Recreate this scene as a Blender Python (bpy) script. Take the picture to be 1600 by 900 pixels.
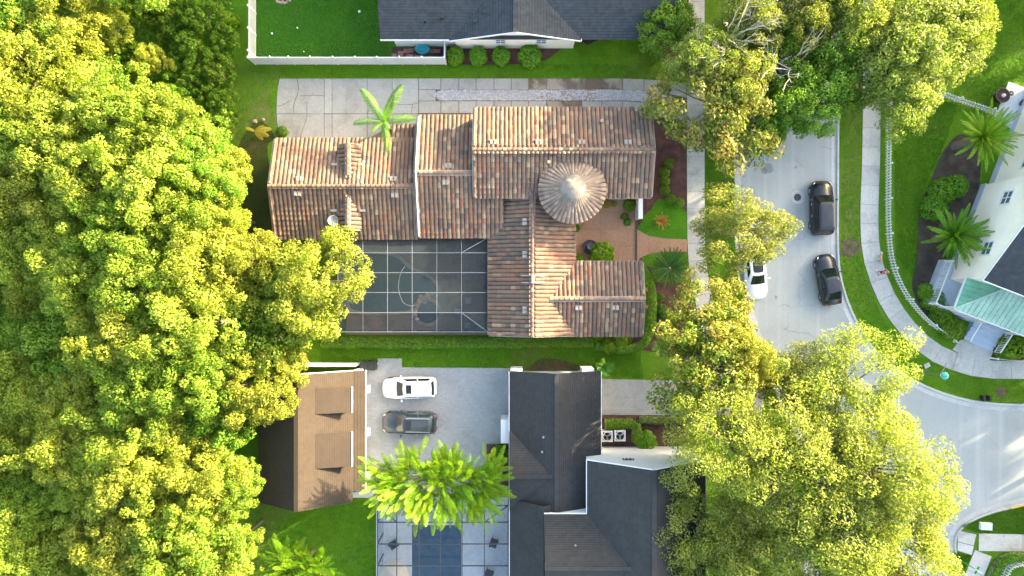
import bpy, bmesh, math, random
import numpy as np
from mathutils import Vector, Matrix, noise as mnoise
R = math.radians
for o in list(bpy.data.objects): bpy.data.objects.remove(o)
scene = bpy.context.scene
COL = scene.collection

# ------------------------------------------------------------------ camera, sky, sun, exposure
CAM_H, PXM = 60.0, 18.0           # drone height (m) and photo pixels per metre on the ground
cam = bpy.data.cameras.new('camera'); cam.sensor_width = 36.0
cam.lens = 36.0 * CAM_H / (1600.0 / PXM)
cam.clip_end = 3000; cam.clip_start = 0.5
cam_ob = bpy.data.objects.new('camera', cam); COL.objects.link(cam_ob)
cam_ob.location = (0, 0, CAM_H); cam_ob.rotation_euler = (0, 0, 0)
scene.camera = cam_ob
SUN_EL, SUN_AZ = R(12.5), R(30)     # azimuth measured from +X (image right) towards +Y (image top)
world = bpy.data.worlds.new('World'); scene.world = world; world.use_nodes = True
wn = world.node_tree.nodes; wl = world.node_tree.links; wn.clear()
sky = wn.new('ShaderNodeTexSky'); sky.sky_type = 'NISHITA'; sky.sun_disc = False
sky.sun_elevation = SUN_EL; sky.sun_rotation = R(90) - SUN_AZ
sky.air_density = 1.0; sky.dust_density = 4.5; sky.ozone_density = 0.5
bg = wn.new('ShaderNodeBackground'); bg.inputs['Strength'].default_value = 0.15
wo = wn.new('ShaderNodeOutputWorld')
wl.new(sky.outputs[0], bg.inputs['Color']); wl.new(bg.outputs[0], wo.inputs['Surface'])
sl = bpy.data.lights.new('sun', 'SUN'); sl.energy = 3.9; sl.angle = R(0.6); sl.color = (1.0, 0.79, 0.50)
sun = bpy.data.objects.new('sun', sl); COL.objects.link(sun)
sd = Vector((math.cos(SUN_EL) * math.cos(SUN_AZ), math.cos(SUN_EL) * math.sin(SUN_AZ), math.sin(SUN_EL)))
sun.rotation_euler = (-sd).to_track_quat('-Z', 'Y').to_euler(); sun.location = sd * 100
vs = scene.view_settings; vs.view_transform = 'Standard'; vs.look = 'None'; vs.gamma = 1; vs.use_curve_mapping = False
vs.exposure = 3.2
scene.render.engine = 'CYCLES'
scene.cycles.max_bounces = 5; scene.cycles.diffuse_bounces = 2; scene.cycles.transparent_max_bounces = 8
scene.cycles.transmission_bounces = 4

# ------------------------------------------------------------------ helpers
def W(px, py, h=0.0):
    """a point of the place at height h that the straight-down photograph shows at (px, py)"""
    k = (CAM_H - h) / CAM_H / PXM
    return Vector(((px - 800) * k, (450 - py) * k, h))
def sr(r, g, b):
    f = lambda c: ((c / 255 + 0.055) / 1.055) ** 2.4 if c > 10 else c / 255 / 12.92
    return (f(r), f(g), f(b), 1)
ORG = {}
def link_mesh(name, me, m, parent=None, loc=None):
    if m is not None and not me.materials: me.materials.append(m)
    o = bpy.data.objects.new(name, me); COL.objects.link(o)
    if parent is not None: o.parent = parent
    if loc is not None: o.location = loc
    return o
def mk(V, F, smooth=False, name='mesh'):
    me = bpy.data.meshes.new(name); me.from_pydata([tuple(v) for v in V], [], F); me.update()
    if smooth: me.polygons.foreach_set('use_smooth', [True] * len(me.polygons))
    return me
def ob(name, V, F, m, parent=None, smooth=False, kind=None):
    """mesh from world-space points; children become relative to their thing's origin"""
    V = [Vector(v) for v in V]
    if parent is None:
        xs = [v.x for v in V]; ys = [v.y for v in V]; zs = [v.z for v in V]
        org = Vector(((min(xs) + max(xs)) / 2, (min(ys) + max(ys)) / 2, min(zs)))
    else: org = ORG[parent.name]
    o = link_mesh(name, mk([v - org for v in V], F, smooth, name), m, parent, org if parent is None else None)
    ORG[o.name] = org
    if kind: o['kind'] = kind
    return o
def empty(name, loc=(0, 0, 0)):
    o = bpy.data.objects.new(name, None); COL.objects.link(o); o.location = loc
    o.empty_display_size = 0.2
    ORG[o.name] = Vector(loc); return o
def local_root(name):
    o = empty(name); return o            # parts built around 0,0,0 and the root moved afterwards
def tag(o, label, cat, group=None):
    o['label'] = label; o['category'] = cat
    if group: o['group'] = group
    return o
def struct(o): o['kind'] = 'structure'; return o
def copy_tree(o, parent=None):
    c = o.copy(); COL.objects.link(c); c.parent = parent
    for ch in o.children: copy_tree(ch, c)
    return c
# geometry gatherers -------------------------------------------------
class MB:
    def __init__(s): s.V = []; s.F = []
    def add(s, V, F):
        n = len(s.V); s.V += [Vector(v) for v in V]; s.F += [tuple(i + n for i in f) for f in F]; return s
    def box(s, c, d, rz=0.0):
        c = Vector(c); ca, sa = math.cos(rz), math.sin(rz); V = []
        for z in (-.5, .5):
            for x, y in ((-.5, -.5), (.5, -.5), (.5, .5), (-.5, .5)):
                X, Y = x * d[0], y * d[1]
                V.append(c + Vector((X * ca - Y * sa, X * sa + Y * ca, z * d[2])))
        return s.add(V, [(3, 2, 1, 0), (4, 5, 6, 7), (0, 1, 5, 4), (1, 2, 6, 5), (2, 3, 7, 6), (3, 0, 4, 7)])
    def bar(s, a, b, w, h=None, up=Vector((0, 0, 1))):
        a, b = Vector(a), Vector(b); h = h or w; d = (b - a).normalized()
        if abs(d.dot(up)) > .98: up = Vector((1, 0, 0))
        x = d.cross(up).normalized() * w / 2; y = x.normalized().cross(d).normalized() * h / 2
        V = [p + i * x + j * y for p in (a, b) for i, j in ((-1, -1), (1, -1), (1, 1), (-1, 1))]
        return s.add(V, [(0, 1, 2, 3), (7, 6, 5, 4), (0, 4, 5, 1), (1, 5, 6, 2), (2, 6, 7, 3), (3, 7, 4, 0)])
    def tube(s, pts, rad, n=6, cap=True):
        pts = [Vector(p) for p in pts]; rad = rad if isinstance(rad, (list, tuple)) else [rad] * len(pts)
        V = []; F = []; up = Vector((.123, .77, .34))
        for i, p in enumerate(pts):
            d = (pts[min(i + 1, len(pts) - 1)] - pts[max(i - 1, 0)]).normalized()
            x = d.cross(up).normalized(); y = d.cross(x)
            for k in range(n):
                a = 2 * math.pi * k / n; V.append(p + (x * math.cos(a) + y * math.sin(a)) * rad[i])
        for i in range(len(pts) - 1):
            for k in range(n):
                F.append((i * n + k, i * n + (k + 1) % n, (i + 1) * n + (k + 1) % n, (i + 1) * n + k))
        if cap: F += [tuple(range(n)), tuple(range((len(pts) - 1) * n, len(pts) * n))[::-1]]
        return s.add(V, F)
    def lathe(s, c, prof, n=20, a0=0, a1=2 * math.pi):
        c = Vector(c); V = []; F = []; m = len(prof); full = abs(a1 - a0 - 2 * math.pi) < 1e-6
        k_ = n if full else n + 1
        for k in range(k_):
            a = a0 + (a1 - a0) * k / n
            for r, z in prof: V.append(c + Vector((r * math.cos(a), r * math.sin(a), z)))
        for k in range(n):
            for j in range(m - 1):
                a, b = k * m + j, ((k + 1) % k_) * m + j
                F.append((a, b, b + 1, a + 1))
        return s.add(V, F)
    def prism(s, poly, z0, z1):
        n = len(poly); V = [(p[0], p[1], z0) for p in poly] + [(p[0], p[1], z1) for p in poly]
        if sum(poly[i][0] * poly[(i + 1) % n][1] - poly[(i + 1) % n][0] * poly[i][1] for i in range(n)) < 0:
            V = [V[n - 1 - i] for i in range(n)] + [V[2 * n - 1 - i] for i in range(n)]
        return s.add(V, [tuple(range(n))[::-1], tuple(range(n, 2 * n))] + [(i, (i + 1) % n, n + (i + 1) % n, n + i) for i in range(n)])
    def slab(s, poly, t):
        """3D polygon (counter-clockwise from above) given thickness t below it"""
        poly = [Vector(p) for p in poly]
        nrm = (poly[1] - poly[0]).cross(poly[2] - poly[0]).normalized()
        if nrm.z < 0: poly = poly[::-1]; nrm = -nrm
        n = len(poly)
        return s.add(poly + [p - nrm * t for p in poly], [tuple(range(n)), tuple(range(n, 2 * n))[::-1]] + [(i, n + i, n + (i + 1) % n, (i + 1) % n) for i in range(n)])
    def build(s, name, m, parent=None, smooth=False, kind=None): return ob(name, s.V, s.F, m, parent, smooth, kind)
    def mesh(s, smooth=False, name='mesh'): return mk(s.V, s.F, smooth, name)
def catmull(pts, k=6, closed=False):
    pts = [Vector(p) for p in pts]; n = len(pts); out = []
    for i in range(n if closed else n - 1):
        g = (lambda j: pts[j % n]) if closed else (lambda j: pts[max(0, min(n - 1, j))])
        p0, p1, p2, p3 = g(i - 1), g(i), g(i + 1), g(i + 2)
        for j in range(k):
            t = j / k
            out.append(.5 * ((2 * p1) + (p2 - p0) * t + (2 * p0 - 5 * p1 + 4 * p2 - p3) * t * t + (3 * p1 - p0 - 3 * p2 + p3) * t ** 3))
    if not closed: out.append(pts[-1])
    return out
def offset(pts, d):
    """shift a ground polyline to its left by d"""
    out = []
    for i, p in enumerate(pts):
        t = (pts[min(i + 1, len(pts) - 1)] - pts[max(i - 1, 0)]); t.z = 0; t.normalize()
        out.append(p + Vector((-t.y, t.x, 0)) * d)
    return out
def resample(pts, step):
    acc = [0]
    for a, b in zip(pts, pts[1:]): acc.append(acc[-1] + (b - a).length)
    n = max(1, round(acc[-1] / step)); out = []; j = 0
    for i in range(n + 1):
        s = acc[-1] * i / n
        while j < len(acc) - 2 and acc[j + 1] < s: j += 1
        f = (s - acc[j]) / max(1e-6, acc[j + 1] - acc[j]); out.append(pts[j].lerp(pts[j + 1], f))
    return out
def px_line(L, k=6, h=0.0): return catmull([W(x, y, h) for x, y in L], k)

# ------------------------------------------------------------------ materials
class NT:
    def __init__(s, name):
        s.m = bpy.data.materials.new(name); s.m.use_nodes = True; s.t = s.m.node_tree; s.t.nodes.clear()
        s.out = s.n('ShaderNodeOutputMaterial')
    def n(s, typ, **kw):
        nd = s.t.nodes.new(typ)
        for k, v in kw.items(): setattr(nd, k, v)
        return nd
    def set(s, sock, v):
        if hasattr(v, 'is_linked') or hasattr(v, 'links'): s.t.links.new(v, sock)
        elif isinstance(v, (tuple, list)) and sock.type == 'RGBA' and len(v) == 3: sock.default_value = (*v, 1)
        else: sock.default_value = v
    def math(s, op, a, b=0.0, c=None):
        nd = s.n('ShaderNodeMath', operation=op); s.set(nd.inputs[0], a); s.set(nd.inputs[1], b)
        if c is not None: s.set(nd.inputs[2], c)
        return nd.outputs[0]
    def mix(s, f, a, b, blend='MIX'):
        nd = s.n('ShaderNodeMix', data_type='RGBA', blend_type=blend); s.set(nd.inputs[0], f); s.set(nd.inputs[6], a); s.set(nd.inputs[7], b)
        return nd.outputs[2]
    def pos(s): return s.n('ShaderNodeNewGeometry').outputs['Position']
    def objc(s): return s.n('ShaderNodeTexCoord').outputs['Object']
    def noise(s, vec, scale, detail=3, rough=.55, dist=0.0):
        nd = s.n('ShaderNodeTexNoise'); s.set(nd.inputs['Vector'], vec); nd.inputs['Scale'].default_value = scale
        nd.inputs['Detail'].default_value = detail; nd.inputs['Roughness'].default_value = rough; nd.inputs['Distortion'].default_value = dist
        return nd.outputs[0]
    def ramp(s, f, stops, interp='LINEAR'):
        nd = s.n('ShaderNodeValToRGB'); cr = nd.color_ramp; cr.interpolation = interp
        while len(cr.elements) < len(stops): cr.elements.new(.5)
        for e, (p, c) in zip(cr.elements, stops): e.position = p; e.color = c if len(c) == 4 else (*c, 1)
        s.set(nd.inputs[0], f); return nd.outputs[0]
    def step(s, v, lo, hi):
        nd = s.n('ShaderNodeMapRange', interpolation_type='SMOOTHSTEP'); s.set(nd.inputs[0], v)
        nd.inputs[1].default_value = lo; nd.inputs[2].default_value = hi; return nd.outputs[0]
    def sep(s, v):
        nd = s.n('ShaderNodeSeparateXYZ'); s.set(nd.inputs[0], v); return nd.outputs
    def scalev(s, v, k):
        nd = s.n('ShaderNodeVectorMath', operation='MULTIPLY'); s.set(nd.inputs[0], v); nd.inputs[1].default_value = k; return nd.outputs[0]
    def bump(s, h, strength=.3, dist=.02):
        nd = s.n('ShaderNodeBump'); nd.inputs['Strength'].default_value = strength; nd.inputs['Distance'].default_value = dist
        s.set(nd.inputs['Height'], h); return nd.outputs[0]
    def principled(s, col, rough=.8, metal=0.0, normal=None, spec=.4, **kw):
        nd = s.n('ShaderNodeBsdfPrincipled'); s.set(nd.inputs['Base Color'], col); s.set(nd.inputs['Roughness'], rough)
        s.set(nd.inputs['Metallic'], metal); nd.inputs['Specular IOR Level'].default_value = spec
        if normal is not None: s.set(nd.inputs['Normal'], normal)
        for k, v in kw.items(): s.set(nd.inputs[k], v)
        s.t.links.new(nd.outputs[0], s.out.inputs['Surface']); return nd
def plain(name, col, rough=.7, var=.18, scale=1.5, fine=18, bumpk=.15, metal=0.0, spec=.4, obj_var=0.0, coat=0.0):
    n = NT(name); p = n.pos()
    a = n.noise(p, scale, 4); b = n.noise(p, fine, 2)
    f = n.math('ADD', n.math('MULTIPLY', a, .65), n.math('MULTIPLY', b, .35))
    k = n.math('ADD', n.math('MULTIPLY', n.step(f, .3, .7), 2 * var), 1 - var)
    if obj_var:
        oi = n.n('ShaderNodeObjectInfo').outputs['Random']
        k = n.math('MULTIPLY', k, n.math('ADD', n.math('MULTIPLY', oi, 2 * obj_var), 1 - obj_var))
    c = n.mix(1.0, col, k, 'MULTIPLY')
    nd = n.principled(c, rough, metal, n.bump(b, bumpk, .01), spec)
    if coat: nd.inputs['Coat Weight'].default_value = coat
    return n.m

def mat_grass(name, c1, c2, dry, dryk=.15):
    n = NT(name); p = n.pos()
    a = n.noise(p, .30, 5, .7, .4); b = n.noise(p, 1.6, 5, .7); c = n.noise(p, 14, 3, .7); d = n.noise(p, .12, 3, .6, .6)
    col = n.mix(n.step(n.math('ADD', n.math('MULTIPLY', a, .5), n.math('MULTIPLY', b, .5)), .34, .66), c1, c2)
    dm = n.math('MULTIPLY', n.step(n.math('ADD', n.math('MULTIPLY', d, .7), n.math('MULTIPLY', b, .3)), .50, .66), dryk)
    col = n.mix(dm, col, dry)
    k = n.math('ADD', n.math('MULTIPLY', n.step(c, .25, .75), 1.0), .5)
    col = n.mix(1.0, col, k, 'MULTIPLY')
    n.principled(col, .9, 0, n.bump(c, .9, .06), .2); return n.m
M_grass = mat_grass('grass', (.060, .150, .003), (.092, .205, .005), (.15, .14, .04), .6)
M_lawn = mat_grass('lawn', (.046, .150, .004), (.070, .195, .006), (.10, .12, .03), .45)
M_verge = mat_grass('verge', (.070, .140, .008), (.10, .18, .012), (.19, .14, .07), .85)
M_turf = mat_grass('turf', (.028, .118, .006), (.042, .150, .008), (.05, .10, .03), .3)
M_mulch = plain('mulch', (.085, .040, .033), .95, .5, 1.2, 22, .8)
M_soil = plain('soil', (.115, .085, .05), .95, .35, 1.2, 12, .7)
def mat_concrete(name, col, stain, k=.5, obj_var=.07, lo=.46, hi=.70):
    n = NT(name); p = n.pos()
    a = n.noise(p, .45, 5, .65, .4); b = n.noise(p, 5, 4, .6); c = n.noise(p, 60, 2)
    m = n.math('MULTIPLY', n.step(a, lo, hi), k)
    oi = n.n('ShaderNodeObjectInfo').outputs['Random']
    v = n.math('ADD', n.math('MULTIPLY', n.step(b, .25, .75), .2), .9)
    v = n.math('MULTIPLY', v, n.math('ADD', n.math('MULTIPLY', oi, 2 * obj_var), 1 - obj_var))
    col = n.mix(1.0, n.mix(m, col, stain), v, 'MULTIPLY')
    n.principled(col, .88, 0, n.bump(c, .25, .01), .3); return n.m
M_walk = mat_concrete('sidewalk_concrete', (.42, .41, .38), (.27, .26, .23), .75)
M_drive = mat_concrete('driveway_concrete', (.295, .292, .268), (.215, .20, .17), .7)
M_wet = mat_concrete('damp_concrete', (.29, .245, .19), (.125, .092, .064), .95, .07, .38, .56)
M_kerb = mat_concrete('kerb_concrete', (.42, .42, .41), (.28, .28, .28), .6)
M_joint = plain('joint_dirt', (.13, .105, .08), .95)
def mat_road():
    n = NT('road_concrete'); p = n.pos(); xyz = n.sep(p)
    a = n.noise(p, .22, 5, .6, .5); b = n.noise(p, 4, 4, .6); c = n.noise(p, 70, 2)
    col = n.mix(n.math('MULTIPLY', n.step(a, .42, .72), .5), (.32, .345, .345), (.25, .27, .272))
    # long wheel streaks along the street
    st = n.noise(n.scalev(p, (1.3, .03, 1)), 1.0, 3, .5)
    col = n.mix(n.math('MULTIPLY', n.step(st, .5, .72), .22), col, (.52, .53, .52))
    # slab joint and hairline cracks
    vo = n.n('ShaderNodeTexVoronoi', feature='DISTANCE_TO_EDGE'); vo.inputs['Scale'].default_value = .12
    wv = n.n('ShaderNodeVectorMath', operation='ADD')
    nz = n.n('ShaderNodeTexNoise'); nz.inputs['Scale'].default_value = .6; n.set(nz.inputs['Vector'], p)
    n.set(wv.inputs[0], p); n.set(wv.inputs[1], n.scalev(nz.outputs[1], (3, 3, 0))); n.set(vo.inputs['Vector'], wv.outputs[0])
    cr = n.math('MULTIPLY', n.math('SUBTRACT', 1.0, n.step(vo.outputs['Distance'], .001, .006)), n.step(a, .42, .55))
    col = n.mix(n.math('MULTIPLY', cr, .4), col, (.14, .14, .14))
    # oil stains with their own outline
    for (sx, sy, r) in ((1201, 262, .50), (1200, 249, .2), (1195, 266, .32), (1244, 261, .12), (1213, 464, .18), (1163, 275, .12), (1160, 290, .1)):
        q = W(sx, sy); dv = n.n('ShaderNodeVectorMath', operation='DISTANCE'); n.set(dv.inputs[0], p); dv.inputs[1].default_value = (q.x, q.y, -.12)
        dd = n.math('ADD', dv.outputs['Value'], n.math('MULTIPLY', n.math('SUBTRACT', b, .5), .5))
        col = n.mix(n.math('MULTIPLY', n.math('SUBTRACT', 1.0, n.step(dd, r * .7, r)), .55), col, (.13, .13, .13))
    n.principled(n.mix(1.0, col, n.math('ADD', n.math('MULTIPLY', b, .16), .92), 'MULTIPLY'), .85, 0, n.bump(c, .2, .01), .3); return n.m
M_road = mat_road()
def mat_pavers(name, c1, c2, c3, sx=.22, sy=.11, rz=0.0):
    n = NT(name); p = n.pos()
    mp = n.n('ShaderNodeMapping'); n.set(mp.inputs[0], p); mp.inputs['Rotation'].default_value = (0, 0, rz)
    br = n.n('ShaderNodeTexBrick'); n.set(br.inputs['Vector'], mp.outputs[0])
    br.inputs['Color1'].default_value = (*c1, 1); br.inputs['Color2'].default_value = (*c2, 1); br.inputs['Mortar'].default_value = (*c3, 1)
    br.inputs['Scale'].default_value = 1; br.inputs['Brick Width'].default_value = sx; br.inputs['Row Height'].default_value = sy
    br.inputs['Mortar Size'].default_value = .008; br.inputs['Bias'].default_value = 0.0
    a = n.noise(p, .5, 5, .65, .4); b = n.noise(p, 6, 3)
    col = n.mix(n.math('MULTIPLY', n.step(a, .45, .7), .35), br.outputs[0], tuple(x * .6 for x in c1))
    col = n.mix(1.0, col, n.math('ADD', n.math('MULTIPLY', b, .3), .85), 'MULTIPLY')
    n.principled(col, .85, 0, n.bump(br.outputs['Fac'], -.12, .01), .3); return n.m
M_court = mat_pavers('court_pavers', (.25, .262, .268), (.29, .302, .306), (.22, .23, .235), .24, .16)
M_brickwalk = mat_pavers('patio_pavers', (.26, .13, .09), (.35, .20, .15), (.12, .08, .06), .4, .4)
M_terra = mat_concrete('terracotta_slab', (.34, .20, .125), (.24, .135, .085), .6, .05)
def mat_attr(name, stops, rough=.8, bumpk=.2, obj=False, var=.25, lichen=None):
    n = NT(name); p = n.pos()
    if obj: f = n.n('ShaderNodeObjectInfo').outputs['Random']
    else:
        at = n.n('ShaderNodeAttribute', attribute_name='rnd'); f = at.outputs['Fac']
    col = n.ramp(f, stops, 'CONSTANT')
    a = n.noise(p, 7, 3); b = n.noise(p, .5, 3, .6, .5)
    col = n.mix(1.0, col, n.math('ADD', n.math('MULTIPLY', a, 2 * var), 1 - var), 'MULTIPLY')
    if lichen: col = n.mix(n.math('MULTIPLY', n.step(b, .44, .66), .55), col, lichen)
    n.principled(col, rough, 0, n.bump(a, bumpk, .02), .3); return n.m
TILE = [(0, sr(114, 86, 70)), (.13, sr(102, 84, 72)), (.27, sr(118, 97, 79)), (.42, sr(92, 77, 68)), (.52, sr(121, 86, 68)), (.62, sr(107, 89, 76)), (.78, sr(84, 72, 65)), (.87, sr(126, 106, 85)), (.96, sr(138, 120, 97))]
M_tile = mat_attr('clay_barrel_tiles', TILE, .75, .25, lichen=(.105, .080, .063))
M_ridge = mat_attr('clay_ridge_tiles', TILE, .75, .25, obj=True)
M_deck = plain('roof_underlay', (.085, .062, .048), .9)
M_mortar = plain('lime_mortar', (.25, .222, .19), .85, .2, 2, 15, .4)
M_crown = plain('weathered_mortar', (.16, .145, .128), .9, .25, 2.5, 15, .4)
M_conetile = mat_attr('tower_tiles', [(0, sr(112, 96, 84)), (.3, sr(100, 88, 79)), (.5, sr(122, 106, 93)), (.75, sr(130, 113, 98))], .75)
def mat_shingle(name, c1, c2, course=.085):
    n = NT(name); p = n.pos(); xyz = n.sep(p)
    w = n.math('FRACT', n.math('DIVIDE', n.math('ADD', xyz[2], n.math('MULTIPLY', n.noise(p, 3, 2), .012)), course))
    cell = n.n('ShaderNodeTexVoronoi'); n.set(cell.inputs['Vector'], p); cell.inputs['Scale'].default_value = 3.2
    rc = n.sep(cell.outputs['Color'])[0]
    a = n.noise(p, .35, 5, .65, .5); b = n.noise(p, 25, 2)
    col = n.mix(rc, c1, c2)
    col = n.mix(n.math('MULTIPLY', n.math('SUBTRACT', 1.0, n.step(w, .0, .38)), .62), col, tuple(x * .45 for x in c1))
    k = n.math('ADD', n.math('MULTIPLY', n.step(a, .3, .7), .18), .91)
    k = n.math('MULTIPLY', k, n.math('ADD', n.math('MULTIPLY', b, .5), .75))
    n.principled(n.mix(1.0, col, k, 'MULTIPLY'), .92, 0, n.bump(w, .5, .015), .25); return n.m
M_shG = mat_shingle('slate_grey_shingles', (.030, .037, .044), (.044, .052, .060))
M_shD = mat_shingle('charcoal_shingles', (.034, .034, .034), (.042, .042, .042))
M_shB = mat_shingle('brown_shingles', (.040, .031, .023), (.047, .037, .028))
M_shB2 = mat_shingle('fine_brown_shingles', (.043, .033, .025), (.047, .037, .028), .035)
M_white = plain('white_paint', (.66, .67, .68), .5, .05, 1, 10, .05)
M_cream = plain('cream_stucco', (.84, .78, .67), .85, .06, .7, 25, .25)
M_stucco = plain('tan_stucco', (.55, .45, .33), .85, .1, .7, 25, .25)
M_pale = plain('pale_siding', (.56, .58, .60), .7, .05, .7, 25, .1)
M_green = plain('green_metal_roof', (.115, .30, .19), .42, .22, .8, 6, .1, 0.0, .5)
M_greenp = plain('pale_green_metal_roof', (.27, .42, .33), .42, .22, .8, 6, .1, 0.0, .5)  # paler green for the long porch slope, its hip cap and seams
M_bluegrey = plain('bluegrey_deck_paint', (.42, .48, .57), .6, .1, 1, 10, .05)
M_alu = plain('white_aluminium', (.20, .22, .23), .4, .06, 1, 10, .05, .3)
M_bronze = plain('bronze_aluminium', (.055, .057, .062), .45, .1, 1, 10, .05, .3)
M_dark = plain('dark_plastic', (.02, .021, .023), .5, .2, 2, 10, .05)
M_iron = plain('cast_iron', (.06, .06, .062), .6, .25, 6, 40, .3, .3)
M_wood = plain('weathered_wood', (.20, .12, .07), .8, .25, 3, 20, .3)
M_rock = plain('coping_rock', (.30, .23, .17), .9, .35, 3, 14, .8, obj_var=.25)
M_pebble = mat_attr('white_pebbles', [(0, (.31, .31, .32, 1)), (.3, (.36, .36, .37, 1)), (.55, (.29, .29, .30, 1)), (.7, (.40, .40, .41, 1)), (.92, (.27, .20, .15, 1))], .8)
M_darkmulch = plain('dark_mulch', (.055, .042, .032), .95, .5, 1.2, 22, .8)
M_shadegrass = mat_grass('shade_tinted_grass', (.030, .040, .008), (.045, .062, .010), (.09, .065, .03), .5)  # grass colour darkened to stand for tree and house shade
M_bark = plain('bark', (.16, .125, .095), .95, .35, 4, 20, .8)
M_deadwood = plain('bare_twig_bark', (.42, .37, .30), .9, .2, 4, 20, .5)
M_yellow = plain('yellow_kerb_paint', (.75, .47, .04), .7, .12)
M_teal = plain('verdigris_paint', (.10, .42, .36), .5, .15)
M_turq = plain('turquoise_plastic', (.04, .36, .42), .4, .15)
M_signgreen = plain('green_sign_paint', (.03, .30, .09), .5, .1)
M_beige = plain('beige_canvas', (.42, .38, .31), .85, .1)
M_steel = plain('galvanised_steel', (.27, .285, .30), .45, .1, 2, 12, .05, .6)
M_tan = plain('tan_fur', (.50, .33, .17), .9, .25, 8, 30, .3)
def mat_simple(name, col, rough, metal=0.0, spec=.5, coat=0.0, **kw):
    n = NT(name); nd = n.principled(col, rough, metal, None, spec)
    nd.inputs['Coat Weight'].default_value = coat; return n.m
M_glass = mat_simple('window_glass', (.10, .13, .14), .06, 0, .8)
M_carglass = mat_simple('car_glass', (.007, .014, .013), .10, 0, .45)
M_rubber = mat_simple('tyre_rubber', (.018, .018, .018), .8)
M_rim = mat_simple('alloy_rim', (.55, .56, .58), .3, .8)
M_lampw = mat_simple('headlamp_lens', (.75, .77, .78), .1, 0, .7)
M_lampr = mat_simple('tail_lamp_lens', (.42, .02, .02), .15, 0, .7)
def car_paint(name, col, metal=0.0): return mat_simple(name, col, .35, metal, .4, .35)
P_white = car_paint('white_car_paint', (.78, .79, .80)); P_grey = car_paint('grey_car_paint', (.026, .036, .050), .0)
P_black = car_paint('black_car_paint', (.008, .011, .016), .0); P_navy = car_paint('midnight_car_paint', (.013, .016, .024), .0)
M_satin = mat_simple('panoramic_roof', (.012, .014, .018), .12)
def mat_screen(name, col, alpha):
    n = NT(name); d = n.n('ShaderNodeBsdfDiffuse'); d.inputs[0].default_value = (*col, 1)
    t = n.n('ShaderNodeBsdfTransparent'); mx = n.n('ShaderNodeMixShader')
    oi = n.n('ShaderNodeObjectInfo').outputs['Random']
    n.set(mx.inputs[0], n.math('ADD', n.math('MULTIPLY', oi, .16), alpha - .08))
    n.t.links.new(t.outputs[0], mx.inputs[1]); n.t.links.new(d.outputs[0], mx.inputs[2]); n.t.links.new(mx.outputs[0], n.out.inputs[0]); return n.m
M_screen = mat_screen('insect_screen', (.030, .042, .050), .48)
M_screen2 = mat_screen('bronze_insect_screen', (.05, .06, .07), .22)
def mat_water(name, col):
    n = NT(name); p = n.pos(); a = n.noise(p, 1.8, 3)
    n.principled(n.mix(n.step(a, .3, .7), col, tuple(c * 1.35 for c in col)), .08, 0, n.bump(a, .08, .05), .5); return n.m
M_water = mat_water('pool_water', (.006, .030, .046)); M_water2 = mat_water('covered_pool_water', (.022, .052, .085))
def mat_leaf(name, stops, trans=.38, hue=.03, val=.25):
    n = NT(name)
    at = n.n('ShaderNodeAttribute', attribute_name='rnd').outputs['Fac']
    oi = n.n('ShaderNodeObjectInfo').outputs['Random']
    col = n.ramp(at, stops)
    hs = n.n('ShaderNodeHueSaturation'); n.set(hs.inputs['Color'], col)
    n.set(hs.inputs['Hue'], n.math('ADD', n.math('MULTIPLY', oi, hue), .5 - hue / 2))
    n.set(hs.inputs['Value'], n.math('ADD', n.math('MULTIPLY', oi, val), 1 - val / 2))
    c = hs.outputs[0]
    pr = n.n('ShaderNodeBsdfPrincipled'); n.set(pr.inputs['Base Color'], c); pr.inputs['Roughness'].default_value = .55; pr.inputs['Specular IOR Level'].default_value = .3
    tr = n.n('ShaderNodeBsdfTranslucent'); n.set(tr.inputs[0], n.mix(1.0, c, (1.0, 1.12, .55, 1), 'MULTIPLY'))
    mx = n.n('ShaderNodeMixShader'); mx.inputs[0].default_value = trans
    n.t.links.new(pr.outputs[0], mx.inputs[1]); n.t.links.new(tr.outputs[0], mx.inputs[2]); n.t.links.new(mx.outputs[0], n.out.inputs[0]); return n.m
L_forest = mat_leaf('woodland_leaves', [(0, (.175, .250, .020)), (.5, (.255, .310, .034)), (1, (.345, .385, .058))], .50)
L_wood2 = mat_leaf('woodland_green_leaves', [(0, (.110, .215, .015)), (.5, (.175, .275, .024)), (1, (.265, .345, .042))], .50)
L_oak = mat_leaf('oak_leaves', [(0, (.165, .220, .030)), (.5, (.24, .275, .050)), (1, (.34, .355, .090))], .50)
L_mag = mat_leaf('magnolia_leaves', [(0, (.070, .135, .012)), (.5, (.16, .22, .022)), (.70, (.33, .29, .04)), (1, (.46, .34, .09))])
L_green = mat_leaf('deep_green_leaves', [(0, (.060, .150, .010)), (.5, (.12, .23, .016)), (1, (.22, .32, .03))])
L_under = mat_leaf('undergrowth_leaves', [(0, (.045, .13, .007)), (.5, (.11, .24, .011)), (1, (.26, .36, .025))])
L_hedge = mat_leaf('hedge_leaves', [(0, (.070, .185, .006)), (.5, (.12, .28, .009)), (1, (.22, .38, .018))])
L_feather = mat_leaf('feathery_leaves', [(0, (.080, .19, .003)), (.5, (.145, .275, .004)), (1, (.22, .34, .007))])
L_palm = mat_leaf('palm_leaves', [(0, (.055, .16, .014)), (.5, (.10, .24, .020)), (1, (.17, .32, .035))])
L_cycad = mat_leaf('cycad_leaves', [(0, (.022, .075, .012)), (.5, (.040, .115, .016)), (1, (.070, .155, .024))])
L_bril = mat_leaf('bright_palm_leaves', [(0, (.055, .175, .008)), (.5, (.10, .25, .010)), (1, (.19, .33, .02))])
L_orange = mat_leaf('orange_leaves', [(0, (.40, .17, .03)), (.5, (.52, .27, .05)), (1, (.55, .36, .10))])
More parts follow.
